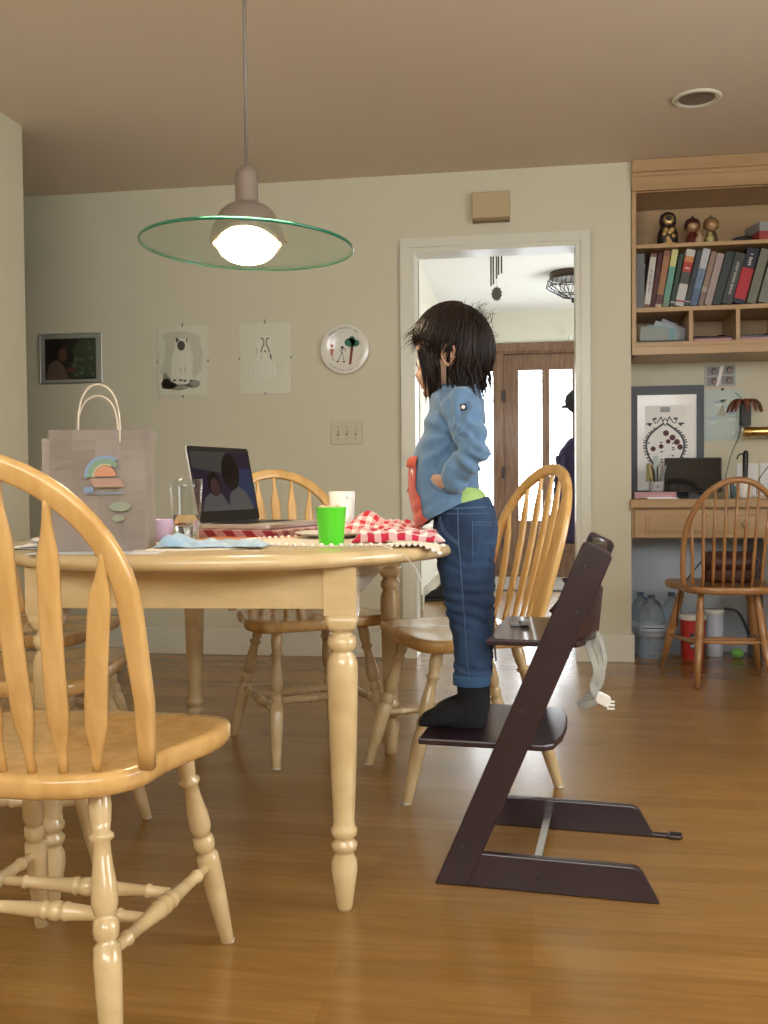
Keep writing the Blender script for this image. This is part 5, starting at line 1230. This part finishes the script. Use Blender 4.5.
# desk
dk = thing('desk', 'built-in maple desk with a shallow panelled drawer', 'desk', (1.2, 4.96, 0))
def bd_(mb, x0, x1, y0, y1, z0, z1, bv=.002): mb.box(x0-1.2, x1-1.2, y0-4.96, y1-4.96, z0, z1, bv)
b = MB(); bd_(b, .487, 1.92, 4.765, 5.148, .752, .795, .006); bd_(b, .478, .495, 4.765, 4.797, .745, .795, .006); b.build('desktop', M['cab'], dk)
b = MB(); bd_(b, .489, 1.10, 4.80, 5.14, .605, .752); b.build('drawer_case', M['cab'], dk)
b = MB(); bd_(b, .500, 1.52, 4.782, 4.80, .607, .745, .004); bd_(b, .552, 1.46, 4.776, 4.784, .628, .722, .003); bd_(b, .565, 1.447, 4.772, 4.778, .640, .710, .004); dr = b.build('drawer_front', M['cab'], dk)
b = MB(); b.lathe([(0, .030), (.012, .028), (.016, .021), (.012, .012), (.006, .008), (.006, 0)], 20, 0, frame((1.010-1.2, 4.776-4.96, .675), (1, 0, 0), (0, 0, 1))); b.build('drawer_knob', M['steel'], dr)
b = MB(); bd_(b, 1.10, 1.92, 4.80, 5.14, .0, .752); b.build('pedestal', mat('pedestal_grey', (.20, .19, .20), .5), dk)
b = MB(); bd_(b, 1.53, 1.91, 4.782, 4.80, .10, .745, .004); b.build('cabinet_door', M['cab'], dk)
sbox('wall_alcove_panel', M['alcove'], (.503, 1.10, 5.138, 5.152, .0, .60))
ZD = .7955
# framed wreath print
fp = thing('framed_print', 'large black-framed papercut print of a floral wreath leaning behind the monitor', 'picture', (.695, 5.09, ZD))
wp, hp = .365, .575
b = MB()
for q in ((-wp/2, -wp/2+.035, 0, hp), (wp/2-.035, wp/2, 0, hp), (-wp/2+.035, wp/2-.035, 0, .04), (-wp/2+.035, wp/2-.035, hp-.045, hp)): b.box(q[0], q[1], 0, .022, q[2], q[3])
b.build('wood_frame', M['charcoal'], fp)
b = MB(); b.box(-wp/2+.03, wp/2-.03, .012, .018, .03, hp-.04); b.box(-.108, .108, .010, .0122, .10, .475, 0, 1); b.build('print_sheet', [M['white'], simple('inner_mat', (.79, .78, .75))], fp)
b = MB(); X = frame((-.008, .0098, .235), (1, 0, 0), (0, 0, 1))
def PP(poly, mi=0, z=1): b.prism(poly, 0, .0005*z, mi, X)
for s in (1, -1):
    pts = [(s*(.003+.092*math.sin(PI*k/20)), .150-.29*k/20+.03*math.sin(PI*k/20)) for k in range(17)]
    for i in range(16):
        p, q = V((*pts[i], 0)), V((*pts[i+1], 0)); d_ = (q-p).normalized(); nn_ = V((-d_.y, d_.x, 0))*.005
        PP([tuple((p+nn_)[:2]), tuple((p-nn_)[:2]), tuple((q-nn_)[:2]), tuple((q+nn_)[:2])][::1])
        if i > 2: c = p+V((s*.010, .002*(i % 2), 0)); PP(circ(c.x, c.y, .007, 7, .005), 2, 2)
    PP([(s*.004, .155), (s*.020, .185), (s*.024, .183), (s*.010, .150)]); PP([(s*.020, .185), (s*.045, .150), (s*.040, .148), (s*.019, .178)])
    PP([(s*.045, .148), (s*.062, .178), (s*.064, .172), (s*.050, .145)]); PP([(s*.062, .150), (s*.085, .152), (s*.100, .145), (s*.088, .143), (s*.075, .132)]); PP(circ(s*.050, .172, .010, 8, .006))
PP([(0, .178), (.014, .155), (0, .132), (-.014, .155)]); PP([(0, .170), (.009, .155), (0, .140), (-.009, .155)], 3, 2)
for x, y, r_ in ((.004, .098, .015), (.036, .075, .015), (.058, .052, .015), (.074, .026, .014), (-.060, .018, .013), (.015, .055, .012), (-.02, .03, .012)): PP(circ(x, y, r_, 14), 1, 2)
for k in range(14): PP(circ(-.02+.1*math.sin(k*2.1)*.7, .0+.05*math.cos(k*1.3), .008, 6, .004), 2, 1)
PP([(-.024, .205), (.024, .205), (.024, .232), (-.024, .232)], 4, 1)
b.build('papercut_wreath', [M['charcoal'], mat('plum_print', (.10, .035, .045), .7), simple('grey_leaf', (.12, .12, .12)), M['white'], simple('label_grey', (.30, .30, .32))], fp)
# photo collage, landscape sheet
t = thing('photo_collage', 'sheet of four small portraits above the desk', 'picture', (.966, 5.148, 1.418)); b = MB(); b.box(-.076, .076, -.006, -.001, -.054, .054); b.build('collage_sheet', simple('collage_grey', (.42, .42, .40)), t)
b = MB(); X = frame((0, -.006, 0), (1, 0, 0), (0, 0, 1))
for x, z in ((-.035, .026), (.040, .030), (-.035, -.026), (.038, -.022)):
    b.prism([(x-.030, z-.022), (x+.030, z-.022), (x+.030, z+.022), (x-.030, z+.022)], 0, .0004, 0, X); b.prism(circ(x+.004, z, .014, 10, .017), 0, .0007, 1, X); b.prism(circ(x+.006, z-.003, .009, 10, .012), 0, .001, 2, X)
b.prism([(-.022, -.05), (-.008, -.05), (.020, .050), (.002, .052)], 0, .0014, 3, X); b.build('portraits', [simple('photo_grey', (.22, .21, .21)), M['black'], simple('photo_flesh', (.30, .18, .15)), M['white']], t)
t = thing('landscape_print', 'pale glossy sailboat print under glass beside the framed wreath', 'picture', (.977, 5.148, 1.218)); b = MB(); b.box(-.092, .092, -.006, -.001, -.130, .130); b.build('print_sheet', simple('pale_sea', (.55, .63, .60)), t)
b = MB(); b.box(-.092, .092, -.0065, -.006, -.012, -.009); b.prism([(-.03, -.005), (.02, -.005), (.002, .062)], 0, .0008, 0, frame((0, -.006, 0), (1, 0, 0), (0, 0, 1)))
for k in range(9): b.prism(circ(.05*math.sin(k*2.3), .06*math.cos(k*1.7)+.02, .022, 9, .010), 0, .0006, 1+k % 2, frame((0, -.006, 0), (1, 0, 0), (0, 0, 1)))
b.build('print_picture', [simple('sail_tan', (.42, .38, .30)), simple('cloud_pale', (.66, .72, .68)), simple('sea_blue', (.42, .55, .62))], t)
b = MB(); b.box(-.092, .092, -.0095, -.0075, -.130, .130); b.build('glass_sheet', M['pane'], t); b = MB(); b.box(-.006, .006, -.011, -.001, .126, .138, .001); b.build('mounting_clip', M['black'], t)
# brass picture light on the wall, flower vase
t = thing('brass_lamp', 'brass cylinder wall lamp at the right edge above the desk', 'lamp', (1.14, 5.03, 1.125))
b = MB(); b.lathe([(.0, -.085), (.022, -.085), (.024, -.083), (.024, .16), (.022, .165), (0, .165)], 28, 0, Matrix.Rotation(PI/2, 4, 'Y')); b.lathe([(.026, -.06), (.027, -.055), (.026, -.05)], 28, 0, Matrix.Rotation(PI/2, 4, 'Y')); b.build('lamp_shade', M['brass'], t)
b = MB(); b.box(.075, .105, .112, .118, -.03, .01, .002); b.tube([(.09, .115, -.01), (.09, .05, -.015), (.09, .015, -.005)], .006, 8); b.build('lamp_arm', M['brass'], t)
b = MB(); b.tube(bez([(.03, -.004, -.022), (.045, -.005, -.06), (.05, -.02, -.10), (.035, -.04, -.16), (-.02, -.05, -.24), (-.03, -.05, -.31)], 6), .0025, 6); b.build('lamp_cord', M['black'], t)
t = thing('wall_vase', 'dark block vase holding drooping rust-coloured leaves beside the brass lamp', 'vase', (1.085, 5.148, 1.16))
b = MB(); b.box(-.024, .022, -.060, -.001, .0, .105, .003); b.build('vase_body', simple('dark_stone', (.05, .05, .05), rough=.6), t)
b = MB()
for k in range(9):
    a = -PI*.95+k*PI*.95/8*2*.95; L = .062+.012*(k % 3); pts = [V((0, -.03, .10)), V((math.cos(a)*L*.5, -.03+math.sin(a)*L*.25, .135)), V((math.cos(a)*L*.9, -.03+math.sin(a)*L*.45, .115)), V((math.cos(a)*L*1.12, -.03+math.sin(a)*L*.5, .070))]
    b.sweep(bez(pts, 4), [[(w_, .0008), (-w_, .0008), (-w_, -.0008), (w_, -.0008)] for w_ in [.003+.011*math.sin(PI*min(.98, i/12)) for i in range(13)]], 0, True, up=(0, -.3, 1))
b.build('rust_leaves', simple('rust_leaf', (.18, .055, .028), rough=.6), t)
b = MB(); b.tube(bez([(-.022, -.02, .02), (-.03, -.03, -.05), (-.07, -.04, -.14), (-.10, -.05, -.26), (-.115, -.05, -.345)], 6), .002, 6); b.tube(bez([(-.012, -.02, .12), (-.025, -.02, .15), (-.045, -.01, .17)], 5), .0016, 6); b.build('twig', M['black'], t)
# monitor
t = thing('monitor', 'dark glossy computer monitor standing on the desk', 'monitor', (.808, 4.99, ZD))
b = MB(); b.box(-.138, .138, 0, .018, .028, .203, .004); b.build('monitor_case', M['black'], t); b = MB(); b.box(-.132, .132, -.001, .0, .034, .197); b.build('monitor_screen', M['screen'], t)
b = MB(); b.box(-.02, .02, .018, .035, .0, .12, .003); b.prism(circ(0, .03, .075, 24, .045), 0, .006, 0); b.build('monitor_stand', M['black'], t)
b = MB(); X = frame((.01, -.0012, .05), (1, 0, 0), (0, 0, 1)); b.prism([(-.06, 0), (.02, 0), (.02, .006), (.0, .010), (-.035, .012)], 0, .0006, 0, X); b.prism(circ(.048, .078, .005, 8), 0, .0006, 0, X); b.prism(circ(.049, .063, .005, 8), 0, .0006, 0, X); b.prism([(.02, .09), (.03, .095), (.032, .091), (.022, .086)], 0, .0006, 0, X); b.build('screen_reflections', simple('painted_reflection', (.5, .5, .55)), t) if False else None  # pale screen reflections as flat painted shapes, never built
# pencil cup
t = thing('pencil_cup', 'squat white mug crammed with pens, brushes and scissors at the left of the desk', 'cup', (.622, 4.93, ZD+.034)); b = MB(); b.lathe([(0, 0), (.030, 0), (.034, .005), (.036, .048), (.034, .050), (.033, .006), (0, .004)], 28); b.build('mug_wall', simple('grey_white_glaze', (.42, .43, .44), rough=.3), t)
b = MB(); b.prism(circ(0, 0, .010, 12), 0, .001, 0, frame((.002, -.0355, .026), (1, 0, 0), (0, 0, 1))); b.build('mug_emblem', M['grey'], t)
rr = random.Random(6); pc = [(.55, .5, .2), (.02, .02, .02), (.03, .03, .05), (.45, .45, .5), (.02, .02, .02), (.30, .08, .06), (.6, .6, .6), (.02, .03, .02)]
for k, c in enumerate(pc):
    x = -.022+.044*(k % 4)/3; y = -.012+.024*(k//4); dx = x*1.0+rr.uniform(-.012, .012); b = MB(); b.turned((x*.6, y*.6, .006), (x+dx, y*1.4, .105+rr.uniform(0, .035)), [(0, .004), (.9, .004), (1, .002)], 8); b.build('pen', mat('pen_plastic', c, .4), t)
b = MB(); b.box(-.014, .010, .010, .013, .02, .178, .002); b.build('ruler', simple('pale_green_ruler', (.42, .50, .45)), t)
b = MB(); b.prism([(-.052, .05), (-.035, .05), (-.022, .12), (-.035, .145), (-.048, .14)], -.002, .002, 0, frame((0, -.005, 0), (1, 0, 0), (0, 0, 1))); b.build('brush_head', simple('olive_bristle', (.22, .19, .06)), t)
t = thing('pink_box', 'dusty pink flat box under the pencil cup', 'box', (.609, 4.93, ZD)); b = MB(); b.box(-.100, .100, -.065, .065, 0, .033, .002); b.box(-.03, .08, -.0655, -.065, .012, .016, 0, 1); b.build('box_shell', [M['pink'], simple('pink_pale', (.60, .42, .44))], t)
t = thing('envelope_stack', 'white envelopes lying at the front edge of the desk', 'paper', (.63, 4.825, ZD)); b = MB(); b.box(-.07, .08, -.03, .02, 0, .006, .001); b.box(-.09, .05, -.028, .025, .006, .009, .001, 0, Matrix.Rotation(.08, 4, 'Z')); b.build('envelopes', M['paper'], t)
# round brush, containers and papers on the right
t = thing('hair_brush', 'black brush handle standing upright in a white jar on the desk', 'brush', (1.045, 4.94, ZD+.012)); b = MB(); b.turned((0, 0, .012), (.004, 0, .222), [(0, .006), (.1, .022), (.16, .024), (.24, .010), (.5, .012), (.9, .014), (.97, .012), (1, .006)], 14); b.build('brush_handle', M['black'], t)
b = MB(); b.tube(bez([(-.004, 0, .20), (-.02, 0, .205), (-.034, 0, .19), (-.036, 0, .178)], 5), .004, 8); b.build('hang_loop', M['black'], t)
t2 = thing('white_jar', 'white jar holding the black brush', 'jar', (1.045, 4.94, ZD)); b = MB(); b.lathe([(0, 0), (.030, 0), (.034, .004), (.034, .098), (.032, .102), (.030, .098), (.030, .008), (0, .006)], 24); b.build('jar_wall', M['white'], t2)
for k, (x, lb) in enumerate(((1.10, 'white note sheet pinned upright at the back of the desk, left one'), (1.215, 'white note sheet pinned upright at the back of the desk, right one'))):
    t = thing('note_sheet', lb, 'paper', (x, 5.142, ZD+.01)); b = MB(); b.box(-.052, .052, -.003, 0, 0, .165); b.build('sheet', M['paper'], t)
    b = MB()
    for r_ in range(5): b.box(-.035+.01*(r_ % 2), .030-.008*(r_ % 3), -.0036, -.003, .03+r_*.026, .032+r_*.026)
    b.build('sheet_scribbles', simple('note_blue', (.35, .42, .55)), t)
for k, (x, c, hh, lb) in enumerate(((.965, (.35, .40, .45), .085, 'grey small bottle between monitor and brush'), (.985, (.05, .06, .08), .10, 'dark small bottle between monitor and brush'), (1.004, (.16, .28, .33), .07, 'teal small bottle between monitor and brush'))):
    t = thing('small_bottle', lb, 'bottle', (x, 4.97-.03*(k % 2), ZD)); m_ = mat('bottle_plastic', c, .35); b = MB(); b.lathe([(0, 0), (.009, 0), (.0095, .003), (.0095, hh*.7), (.005, hh*.8), (.005, hh*.84), (0, hh*.84)], 14); b.build('bottle_body', m_, t); b = MB(); b.lathe([(0, hh*.84), (.0065, hh*.84), (.006, hh), (0, hh)], 12); b.build('bottle_cap', M['white'], t)
# things under the desk
for k, (x, y, lb) in enumerate(((.600, 4.955, 'large clear water jug with white label, in front under the desk'), (.560, 5.075, 'clear water jug behind the labelled jug against the alcove side'), (.715, 5.075, 'clear water jug half hidden behind the chair leg under the desk'))):
    t = thing('water_jug', lb, 'jug', (x, y, 0), 0, 'clear water jugs under the desk'); b = MB(); rj = .066 if k == 0 else .052
    pf = [(0, 0), (rj*.9, 0), (rj, .012)]
    for i in range(9): pf += [(rj, .03+i*.021), (rj*.965, .038+i*.021)]
    pf += [(rj*.93, .225), (rj*.62, .262), (rj*.30, .282), (rj*.28, .296)]
    b.lathe(pf+[(rj*.25, .296), (0, .296)], 32); b.build('jug_body', M['plasticclear'], t)
    b = MB(); b.lathe([(rj*1.012, .105), (rj*1.012, .165)], 32, 0, None, True, False); lbm = b.build('jug_label', simple('label_white', (.50, .55, .62)), t) ; s = lbm.modifiers.new('s', 'SOLIDIFY'); s.thickness = .001
    if k == 0:
        q = MB(); add_text(q, 'SPRING WATER', .017, frame((0, -rj*1.03-.0006, .132), (1, 0, 0), (0, 0, 1)), 0, .0004)
        q.box(-.05, .05, -rj*1.03, -rj*1.03+.0004, .150, .156); q.build('label_text', simple('label_navy', (.03, .06, .16)), t)
    b = MB(); b.lathe([(0, .296), (.018, .296), (.019, .312), (0, .313)], 16); b.tube([(.015, 0, .285), (.035, 0, .275), (.048, 0, .245)], .006, 8); b.build('jug_cap', simple('jug_cap_blue', (.10, .14, .22)), t)
def tub(name, label, x, y, r, h, m, lidm, extra=None):
    t = thing(name, label, 'tub', (x, y, 0)); b = MB(); b.lathe([(0, 0), (r*.84, 0), (r*.87, .004), (r*.97, h-.03), (r*.97, h-.004), (0, h-.004)], 32); b.build('tub_body', m, t)
    b = MB(); b.lathe([(r*.99, h-.026), (r*1.04, h-.024), (r*1.04, h-.002), (r*.98, h), (0, h)], 32); b.build('tub_lid', lidm, t); return t
t = tub('red_tub', 'red printed tub with white lid under the desk behind the chair leg', .795, 4.915, .062, .222, M['red'], M['white'])
b = MB(); rr = random.Random(12)
b.box(-.022, .028, -.0610, -.0600, .06, .135)
b.build('tub_label', simple('tub_dark', (.03, .02, .04)), t); b = MB()
for k in range(12): b.box(-.018+.011*(k % 4), -.012+.011*(k % 4), -.0616, -.0610, .068+.02*(k//4), .078+.02*(k//4)+.004*(k % 2))
b.build('tub_print', M['paper'], t)
tub('white_tub', 'white plastic tub with lid under the desk right of the red tub', .915, 5.02, .048, .235, mat('bluish_white_plastic', (.62, .66, .74), .4), M['white'])
t = thing('green_ball', 'small lime green ball on the floor under the desk', 'ball', (1.015, 4.955, .024)); b = MB(); b.ball((0, 0, 0), (.031, .028, .024), 0, 20, 14); b.build('ball_body', simple('ball_green', (.20, .52, .10), rough=.5), t)
t = thing('curved_strap', 'dark curved band leaning from the white tub to the desk pedestal', 'band', (1.02, 5.03, 0)); b = MB(); b.sweep(bez([(-.055, 0, .236), (-.0, -.01, .228), (.035, -.01, .18), (.062, -.01, .11)], 6), [(.006, .014), (-.006, .014), (-.006, -.014), (.006, -.014)], 0, True, up=(0, 1, 0)); b.build('band', M['charcoal'], t)
# handbag on the desk chair
hbg = thing('handbag', 'dark brown leather handbag lying on the seat of the desk chair', 'handbag', (0.875, 4.46, .431))
rows = []
for z, a_, c_ in ((0, .105, .045), (.02, .112, .055), (.07, .110, .050), (.11, .104, .036), (.128, .098, .022)):
    rows.append(ell((0, 0, z), a_, c_, 28, 3.2))
b = MB(); b.loft(rows); b.build('bag_body', M['leather'], hbg)
b = MB(); b.loft([ell((0, -.002, z), a_, c_, 28, 3.2) for z, a_, c_ in ((.055, .114, .054), (.10, .110, .046), (.131, .102, .028), (.136, .09, .02))]); b.build('bag_flap', simple('dark_leather', (.055, .016, .010), rough=.4), hbg)
b = MB(); b.tube(bez([(-.10, 0, .11), (-.135, -.01, .07), (-.175, -.02, .02), (-.205, -.02, -.02), (-.222, -.02, -.12), (-.225, -.01, -.20)], 6), .0035, 6); b.build('bag_strap', M['leather'], hbg); b = MB(); b.tube(bez([(.10, 0, .12), (.125, 0, .10), (.13, -.01, .06), (.115, -.02, .02)], 6), .004, 6); b.build('bag_strap', M['leather'], hbg)

# ------------------------------------------------------------------ hallway things
cs = thing('coat_stand', 'dark turned-wood coat stand seen through the doorway', 'coat stand', (0.335, 6.55, 0))
b = MB(); b.lathe([(0, .05), (.045, .05), (.05, .07), (.03, .10), (.042, .14), (.042, .30), (.03, .33), (.045, .36), (.03, .39), (.036, .44), (.036, .50), (.026, .54), (.022, .8), (.022, 1.45), (.03, 1.50), (.015, 1.55), (0, 1.56)], 24); b.build('pole', M['darkwood'], cs)
for k in range(4):
    a = k*PI/2+.4; b = MB(); b.tube([(.03*math.cos(a), .03*math.sin(a), .14), (.14*math.cos(a), .14*math.sin(a), .10), (.22*math.cos(a), .22*math.sin(a), .018)], [.018, .017, .015], 10); b.build('foot', M['darkwood'], cs)
    b = MB(); b.tube(bez([(0, 0, 1.40), (.07*math.cos(a), .07*math.sin(a), 1.40), (.10*math.cos(a), .10*math.sin(a), 1.46)], 5), .008, 8); b.build('hook', M['darkwood'], cs)
jk = thing('purple_jacket', 'purple quilted jacket hanging on the coat stand', 'jacket', (0.335, 6.55, 0)); b = MB(); rows = []
for i in range(36):
    z = 1.175-.70*i/35; f = i/35; a_ = (.135*min(1, .45+f*4))*(1 if f < .22 else (.82+.25*f)); q = .006*abs(math.sin(PI*i/2.5))
    rows.append([p+V((0, 0, 0)) for p in ell((-.01+.0*f, -.02, z), a_+q, .085+q, 28, 2.3)])
b.loft(rows); b.build('jacket_body', M['purple'], jk)
b = MB(); b.loft([ell((-.125-.03*f, -.05, 1.06-.46*f), .040+.005*math.sin(f*40), .045, 16) for f in [i/16 for i in range(17)]]); b.loft([ell((.115+.02*f, -.05, 1.06-.46*f), .040+.005*math.sin(f*40), .045, 16) for f in [i/16 for i in range(17)]]); b.build('sleeves', M['purple'], jk)
ht = thing('hat', 'dark grey cap on top of the coat stand', 'hat', (0.325, 6.53, 1.36)); b = MB(); b.ball((0, 0, .06), (.095, .10, .085), 0, 20, 12); b.box(-.115, .0, -.06, .06, .018, .032, .006); b.build('cap', simple('hat_grey', (.05, .05, .06), rough=.9), ht)
for k, (x, y, rz, lb) in enumerate(((-.68, 7.18, R(12), 'black shoe nearest along the hallway wall'), (-.67, 7.42, R(-8), 'black shoe behind the other along the hallway wall'))):
    t = thing('black_shoe', lb, 'shoe', (x, y, 0), rz, 'shoes by the hallway wall')
    b = MB(); b.loft([[V((xx, yy*hw, zz)) for xx, yy, zz in []] or ell((0, 0, 0), .125, .045, 24, 2.5), ell((0, 0, .018), .13, .048, 24, 2.5)]); b.build('sole', M['black'], t)
    b = MB(); b.loft([ell((0, 0, .019), .125, .045, 24, 2.4), ell((.01, 0, .045), .105, .042, 24, 2.3), ell((.035, 0, .070), .075, .038, 24), ell((.06, 0, .12), .048, .036, 24), ell((.065, 0, .15), .045, .034, 24)]); b.build('upper', simple('black_suede', (.012, .012, .014), rough=.9), t)
# stained-glass ceiling lamp
hl = thing('leaded_ceiling_lamp', 'leaded clear-glass flush lamp on the hallway ceiling', 'ceiling light', (0.335, 7.6, 2.50))
b = MB(); b.lathe([(0, 0), (.175, 0), (.18, -.01), (.178, -.045), (.165, -.05), (0, -.05)], 32); b.build('canopy_ring', simple('bronze', (.10, .075, .05), rough=.4, metal=.6), hl)
N8 = 10; R1 = [(.19, -.055), (.205, -.115), (.20, -.12), (.085, -.185), (0, -.205)]
pv = [[V((r_*math.cos(2*PI*k/N8), r_*math.sin(2*PI*k/N8), z)) for k in range(N8)] for r_, z in R1[:2]+R1[3:4]]
b = MB(); 
for a_, c_ in ((0, 1), (1, 2)):
    for k in range(N8): k2 = (k+1) % N8; b.put([pv[a_][k], pv[a_][k2], pv[c_][k2], pv[c_][k]], [[0, 1, 2, 3]])
b.put(pv[2]+[V((0, 0, -.205))], [[k, (k+1) % N8, N8] for k in range(N8)]); gp = b.build('glass_panels', M['pane'], hl)
b = MB()
for k in range(N8):
    k2 = (k+1) % N8; tip = V((0, 0, -.205))
    for p, q in ((pv[0][k], pv[1][k]), (pv[0][k], pv[0][k2]), (pv[1][k], pv[1][k2]), (pv[1][k], pv[2][k]), (pv[2][k], pv[2][k2]), (pv[2][k], tip)): b.tube([p, q], .0040, 6)
    m1 = (pv[0][k]+pv[0][k2])/2; m2 = (pv[1][k]+pv[1][k2])/2
    for u_ in (.3, .7): b.tube([pv[0][k].lerp(pv[0][k2], u_), pv[1][k].lerp(pv[1][k2], u_)], .0022, 5)
    b.tube([m2, pv[2][k]], .0028, 5); b.tube([m2, pv[2][k2]], .0028, 5)
b.lathe([(0, -.235), (.012, -.23), (.014, -.215), (.01, -.20), (0, -.2)], 12); b.build('lead_came', simple('black_came', (.025, .025, .022), rough=.5), hl)
# wind chime hanging in the hallway
wc = thing('wind_chime', 'metal wind chime with leaf-shaped sail hanging in the hallway', 'wind chime', (-0.205, 6.2, 2.50))
b = MB(); b.lathe([(0, -.06), (.045, -.06), (.045, -.07), (0, -.07)], 20); b.tube([(0, 0, 0), (0, 0, -.06)], .0015, 6); b.build('top_disc', M['chimemetal'], wc)
for k, (x, l) in enumerate(((-.036, .27), (-.020, .265), (.0, .23), (.012, .20), (.032, .20))):
    b = MB(); yy = .02*math.cos(k*2.2); b.lathe([(0, 0), (.0055, 0), (.0055, l), (0, l)], 10, 0, Matrix.Translation((x, yy, -.07-.02-l))); b.tube([(x, yy, -.07), (x, yy, -.092)], .0008, 5); b.build('chime_tube', M['chimemetal'], wc)
b = MB(); b.tube([(0, -.005, -.07), (0, -.005, -.37)], .0008, 5); pts = []
for k in range(22): a = 2*PI*k/22; r_ = .036 if k % 2 else .029; pts.append((r_*math.cos(a), 1.35*r_*math.sin(a)))
b.prism(pts, -.0015, .0015, 0, frame((0, -.005, -.415), (1, 0, 0), (0, 0, 1))); b.build('wind_sail', M['chimemetal'], wc)
# small white ornament hanging above the front door
t = thing('hanging_ornament', 'tiny white ornament hanging above the oak front door', 'ornament', (.375, 9.1, 2.20)); b = MB(); b.lathe([(0, 0), (.02, .004), (.014, .02), (.022, .03), (.012, .048), (0, .055)], 16); b.build('ornament', M['white'], t); b = MB(); b.tube([(0, 0, .05), (0, 0, .30)], .0012, 5); b.build('hanging_thread', M['white'], t)
